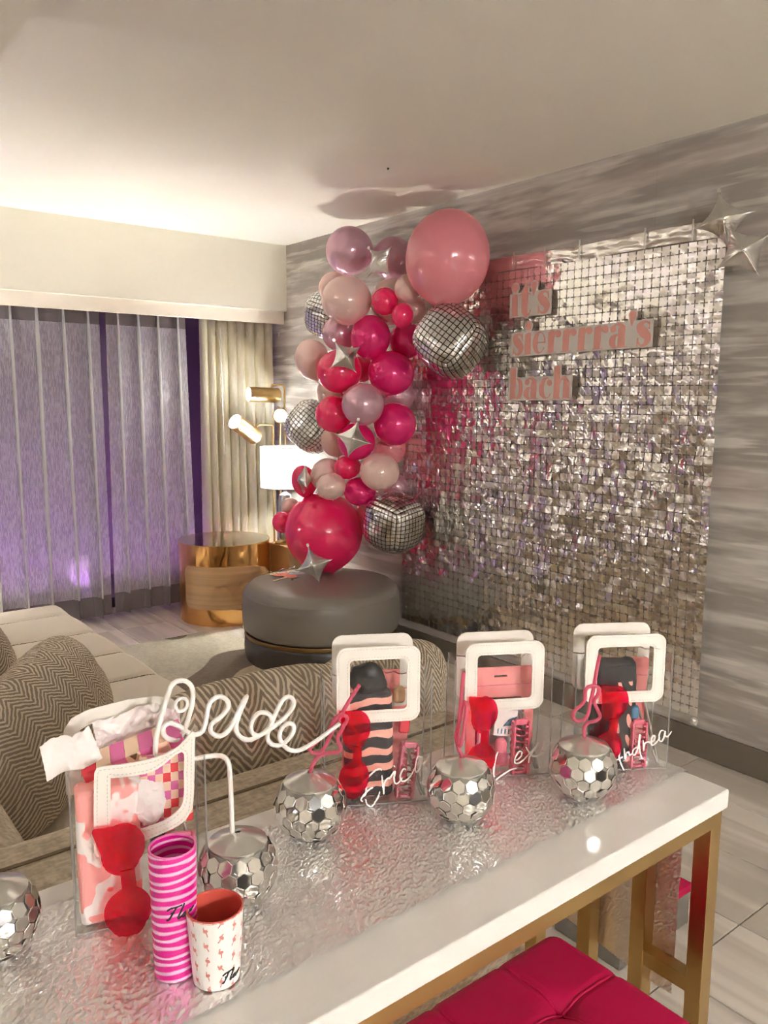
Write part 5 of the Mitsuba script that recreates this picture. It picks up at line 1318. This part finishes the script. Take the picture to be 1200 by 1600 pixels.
metal_straw('metal straw leaning in the bag at the table end, right of the two', M, [0.073, 0.020, 0.003], [0.052, 0.04, 0.110])
heart_glasses('red heart sunglasses hanging before the rolled black socks', M, -0.024, -0.012, 0.082, 0.075, 0.0265, -0.15, 0.10)

# --- large bag at the left with the bent handle frame
M = bag_frame(0.314, 0.8378, -0.2956)
o_ = Polygon(smooth_path([[-0.0503, 0.1027], [-0.047, 0.1803], [-0.0451, 0.1912], [-0.0399, 0.1951], [-0.0109, 0.1943], [0.019, 0.1966], [0.042, 0.2044], [0.0578, 0.2193], [0.0621, 0.2169], [0.0613, 0.1879], [0.0587, 0.1378], [0.0535, 0.1218], [0.0407, 0.1108], [0.0051, 0.1003], [-0.0295, 0.0933], [-0.0472, 0.0921]], 4, closed=True)).buffer(0)
h_ = Polygon(smooth_path([[-0.0298, 0.1772], [-0.0275, 0.1801], [-0.0056, 0.179], [0.0185, 0.1819], [0.0475, 0.1985], [0.0488, 0.1733], [0.0479, 0.1432], [0.0413, 0.1293], [0.024, 0.1192], [-0.005, 0.1132], [-0.0289, 0.1082], [-0.0317, 0.1121]], 4, closed=True)).buffer(0)
bo_ = Polygon([[-0.0773, 0.13], [-0.0773, 0.2015], [-0.0761, 0.2116], [-0.0679, 0.224], [-0.0508, 0.2317], [-0.0037, 0.2389], [0.0284, 0.2389], [0.046, 0.234], [0.054, 0.222], [0.054, 0.13]]).buffer(-0.004).buffer(0.004)
bh_ = Polygon([[-0.0597, 0.15], [-0.0597, 0.2039], [-0.0587, 0.2089], [-0.0485, 0.2143], [0.002, 0.2224], [0.0246, 0.2227], [0.036, 0.217], [0.036, 0.15]])
gift_bag('gift_bag', 'largest clear gift bag at the left, bent white handles, pink boxes and socks inside', M, 0.146, 0.190, 0.085, 0.075, o_, h_, (bo_, bh_), None, seed=9)
m, uv = uv_box(0.068, 0.160, 0.034, 0.006, 0.1, 5, 0.003)
single('patterned_socks', 'tall folded white socks with pink cow pattern at the left of the large bag', 'socks', mv(m, place_in(M, -0.034, 0.026, 0.003, 0.0, 0.0, 0.05)), 'm_cow', True, uv=uv)
m, uv = uv_box(0.060, 0.095, 0.008, 0.003)
single('checker_box', 'pink and cream checkered card seen through the handle hole of the large bag', 'box', mv(m, place_in(M, 0.032, 0.030, 0.098, 0.0, 0.15)), 'm_checker', 30 and True, uv=uv)
bd = thing('checker_board', 'pink and cream checkered box lying slanted across the top of the large bag', 'box')
cols = ['m_scarlet', 'm_tan_card', 'm_pink_card', 'm_tan_card', 'm_pink_card', 'm_tan_card', 'm_pink_card']
pri('m_tan_card', lin(240, 206, 180), 0.5); pri('m_pink_card', lin(222, 112, 170), 0.5)
for q_, c_ in enumerate(cols):
    put(bd, 'panel', mv(rbox(-0.056 + q_ * 0.0165, -0.0397 + q_ * 0.0165, -0.016, 0.016, -0.001, 0.0135, 0.0006, k=1), place_in(M, -0.002, 0.044, 0.183, -0.30, 0.25)), c_)
put(bd, 'emblem', mv(extrude(Polygon([(-0.0045, 0.004), (0.0045, 0.004), (0.0, -0.004)]), 0.0006), up_plane(place_in(M, -0.002, 0.026, 0.183, -0.30, 0.25)) @ frame([0.0017, 0.0062, 0.001], [1, 0, 0], [0, 1, 0], [0, 0, 1])), 'm_brass_dim')
# white tissue sheets standing out of the bag
def tissue(label, origin, ex, ey, w, h, amp, seed):
    U, V = np.meshgrid(np.linspace(-0.5, 0.5, 40), np.linspace(0, 1, 30), indexing='ij')
    nzz = (meshkit.fbm(np.stack([U * 5, V * 5, 0 * U + seed], -1), 4, seed) - 0.5) * amp
    Pq = np.stack([U * w * (1 - 0.12 * V), V * h + 0.0022 * np.sin(U * 9 + seed) + 0.004 * (meshkit.fbm(np.stack([U * 14, 0 * U, 0 * U + seed], -1), 2, seed) - 0.5) * V, nzz + 0.25 * h * (V ** 2)], -1)
    ex = np.array(ex, float); ex /= np.linalg.norm(ex); ey = np.array(ey, float); ey -= ex * (ex @ ey); ey /= np.linalg.norm(ey)
    single('tissue_sheet', label, 'tissue paper', mv(sheet(Pq), M @ frame(origin, ex, ey, np.cross(ex, ey))), 'm_tissue', True)


tissue('white paper flap folded out at the left of the large bag', [-0.066, 0.038, 0.178], [1, 0, 0.22], [0, 0.2, 1], 0.062, 0.042, 0.004, 3)
tissue('crumpled white tissue paper rising behind the slanted checkered box', [0.004, 0.072, 0.178], [1, 0, 0.25], [0, 0.1, 1], 0.086, 0.050, 0.022, 6)
tissue('crumpled white tissue paper at the right of the large bag, behind the script straw loop', [0.042, 0.066, 0.178], [1, 0, 0.1], [0, 0.05, 1], 0.034, 0.050, 0.012, 8)
gm = trimesh.creation.icosphere(4, 1.0); v = np.array(gm.vertices) * [0.026, 0.02, 0.030]
v += (np.stack([meshkit.fbm(v * 70 + q_, 3, q_) for q_ in (1, 2, 3)], -1) - 0.5) * 0.018
single('white_scrunchie', 'white gathered scrunchie between the patterned socks and the checkered card', 'scrunchie', mv((v, np.array(gm.faces)), place_in(M, 0.008, 0.028, 0.138)), 'm_tissue', True)
claw_clip('dusty pink claw clip in the large bag behind the banded glass', M, 'm_clip_dusty', 0.056, 0.034, 0.042, 0.014, 0.036, 0.05)
lbx = thing('black_label_tube', 'dark tube with round white marks beside the claw clip in the large bag', 'tube')
put(lbx, 'tube', mv(lathe([[0, 0], [0.009, 0.001], [0.009, 0.075], [0, 0.076]], 24), place_in(M, 0.018, 0.03, 0.02, 0.05)), 'm_black', 40)
put(lbx, 'mark', mv(lathe([[0.0035, 0.0004], [0.005, 0.0004], [0.005, 0.0]], 24), up_plane(place_in(M, 0.019, 0.0205, 0.066, 0.05))), 'm_tissue')
metal_straw('metal straw lying at the right inside the large bag', M, [0.060, 0.03, 0.05], [0.046, 0.05, 0.12])
heart_glasses('red heart sunglasses leaning before the large bag', M, -0.020, -0.016, 0.065, 0.076, 0.031, -0.10, -0.06)

# ================================================================== GLASSES ON THE RUNNER
def cup_wall(rb, rt, h, t, n=64, rows=24):
    zz = np.linspace(0, h, rows); rr = rb + (rt - rb) * (zz / h)
    a = np.linspace(0, 2 * PI, n)
    A, Z = np.meshgrid(a, zz, indexing='ij'); Rr = np.broadcast_to(rr, A.shape)
    Pq = np.stack([Rr * np.cos(A), Rr * np.sin(A), Z], -1)
    uv = np.stack([A / (2 * PI), Z / h], -1).reshape(-1, 2)
    return sheet(Pq), uv


def on_cup(strokes, x, y, z0, rb, rt, h, az, wid):
    """script strokes (across, up in metres) wrapped on a cup wall at azimuth az."""
    out = []
    for l in strokes:
        pts = smooth_path(l, 5) if len(l) > 2 else np.array(l, float)
        q_ = []
        for u, w_ in pts:
            r = rb + (rt - rb) * (w_ / h) + 0.0004
            a = az + u / r
            q_.append([x + r * math.cos(a), y + r * math.sin(a), z0 + w_])
        out.append(tube(q_, wid, 6))
    return out


SCRIPT_F = [[[0.000, 0.0130], [0.004, 0.0155], [0.010, 0.0165], [0.016, 0.0172]], [[0.0100, 0.0165], [0.0065, 0.0105], [0.002, 0.0025], [-0.001, 0.001]], [[0.0035, 0.0095], [0.0075, 0.0102]],
            [[0.0185, 0.0185], [0.0150, 0.011], [0.0110, 0.0035], [0.0122, 0.0022], [0.0150, 0.0045]], [[0.0205, 0.0075], [0.0175, 0.0068], [0.0158, 0.0038], [0.0172, 0.0026], [0.0200, 0.0055], [0.0212, 0.0078], [0.0204, 0.0036], [0.0222, 0.0032], [0.0250, 0.0066], [0.0262, 0.0074], [0.0258, 0.0046], [0.0290, 0.0074], [0.0310, 0.0080]]]
tg = thing('banded_tumbler', 'tall magenta and pale pink banded tumbler with black script before the large bag', 'tumbler')
tx_, ty_, tr, th_ = 0.3105, 0.7430, 0.0232, 0.138
m, uv = cup_wall(tr - 0.001, tr + 0.001, th_, 0.0015)
put(tg, 'wall', shift(m, [tx_, ty_, RZ]), 'm_swirl', True, uv=uv)
m, uv = cup_wall(tr - 0.0026, tr - 0.0006, th_, 0.0015)
put(tg, 'inner_wall', shift(m, [tx_, ty_, RZ]), 'm_swirl', True, uv=uv)
put(tg, 'bottom', lathe([[0, 0.003], [tr - 0.002, 0.003], [tr - 0.002, 0], [0, 0]], 48, tx_, ty_, RZ), 'm_pink_card', 40)
put(tg, 'rim', mv(tube([[tr * math.cos(a) + tx_, tr * math.sin(a) + ty_, RZ + th_] for a in np.linspace(0, 2 * PI, 65)[:-1]], 0.0013, 6, closed=True), np.eye(4)), 'm_pink_card', 60)
az = math.atan2(-ty_, -tx_)
for m in on_cup([[[u * 0.95 - 0.007, w_ * 0.9 + 0.070] for u, w_ in l] for l in SCRIPT_F], tx_, ty_, RZ, tr, tr, th_, az, 0.0008):
    put(tg, 'lettering', m, 'm_black', 60)
sg = thing('shot_cup', 'white cup with small flamingo pattern, terracotta inside and black script', 'cup')
sx_, sy_, srb, srt, sh = 0.3395, 0.7080, 0.0240, 0.0292, 0.078
m, uv = cup_wall(srb, srt, sh, 0.002)
put(sg, 'wall', shift(m, [sx_, sy_, RZ]), 'm_flamingo_cup', True, uv=uv)
m, uv = cup_wall(srb - 0.0022, srt - 0.0022, sh, 0.002)
put(sg, 'inner_wall', shift(m, [sx_, sy_, RZ]), 'm_terracotta', True)
put(sg, 'rim', lathe([[srt - 0.0024, sh - 0.001], [srt - 0.0018, sh + 0.0006], [srt - 0.0006, sh + 0.0006], [srt + 0.0001, sh - 0.001]], 64, sx_, sy_, RZ), 'm_terracotta', True)
put(sg, 'bottom', lathe([[0, 0.004], [srb - 0.002, 0.004], [srb - 0.0005, 0], [0, 0]], 48, sx_, sy_, RZ), 'm_terracotta', 40)
az = math.atan2(-sy_, -sx_)
for m in on_cup([[[u * 0.72 + 0.006, w_ * 0.72 + 0.007] for u, w_ in l] for l in SCRIPT_F], sx_, sy_, RZ, srb, srt, sh, az, 0.0007):
    put(sg, 'lettering', m, 'm_black', 60)
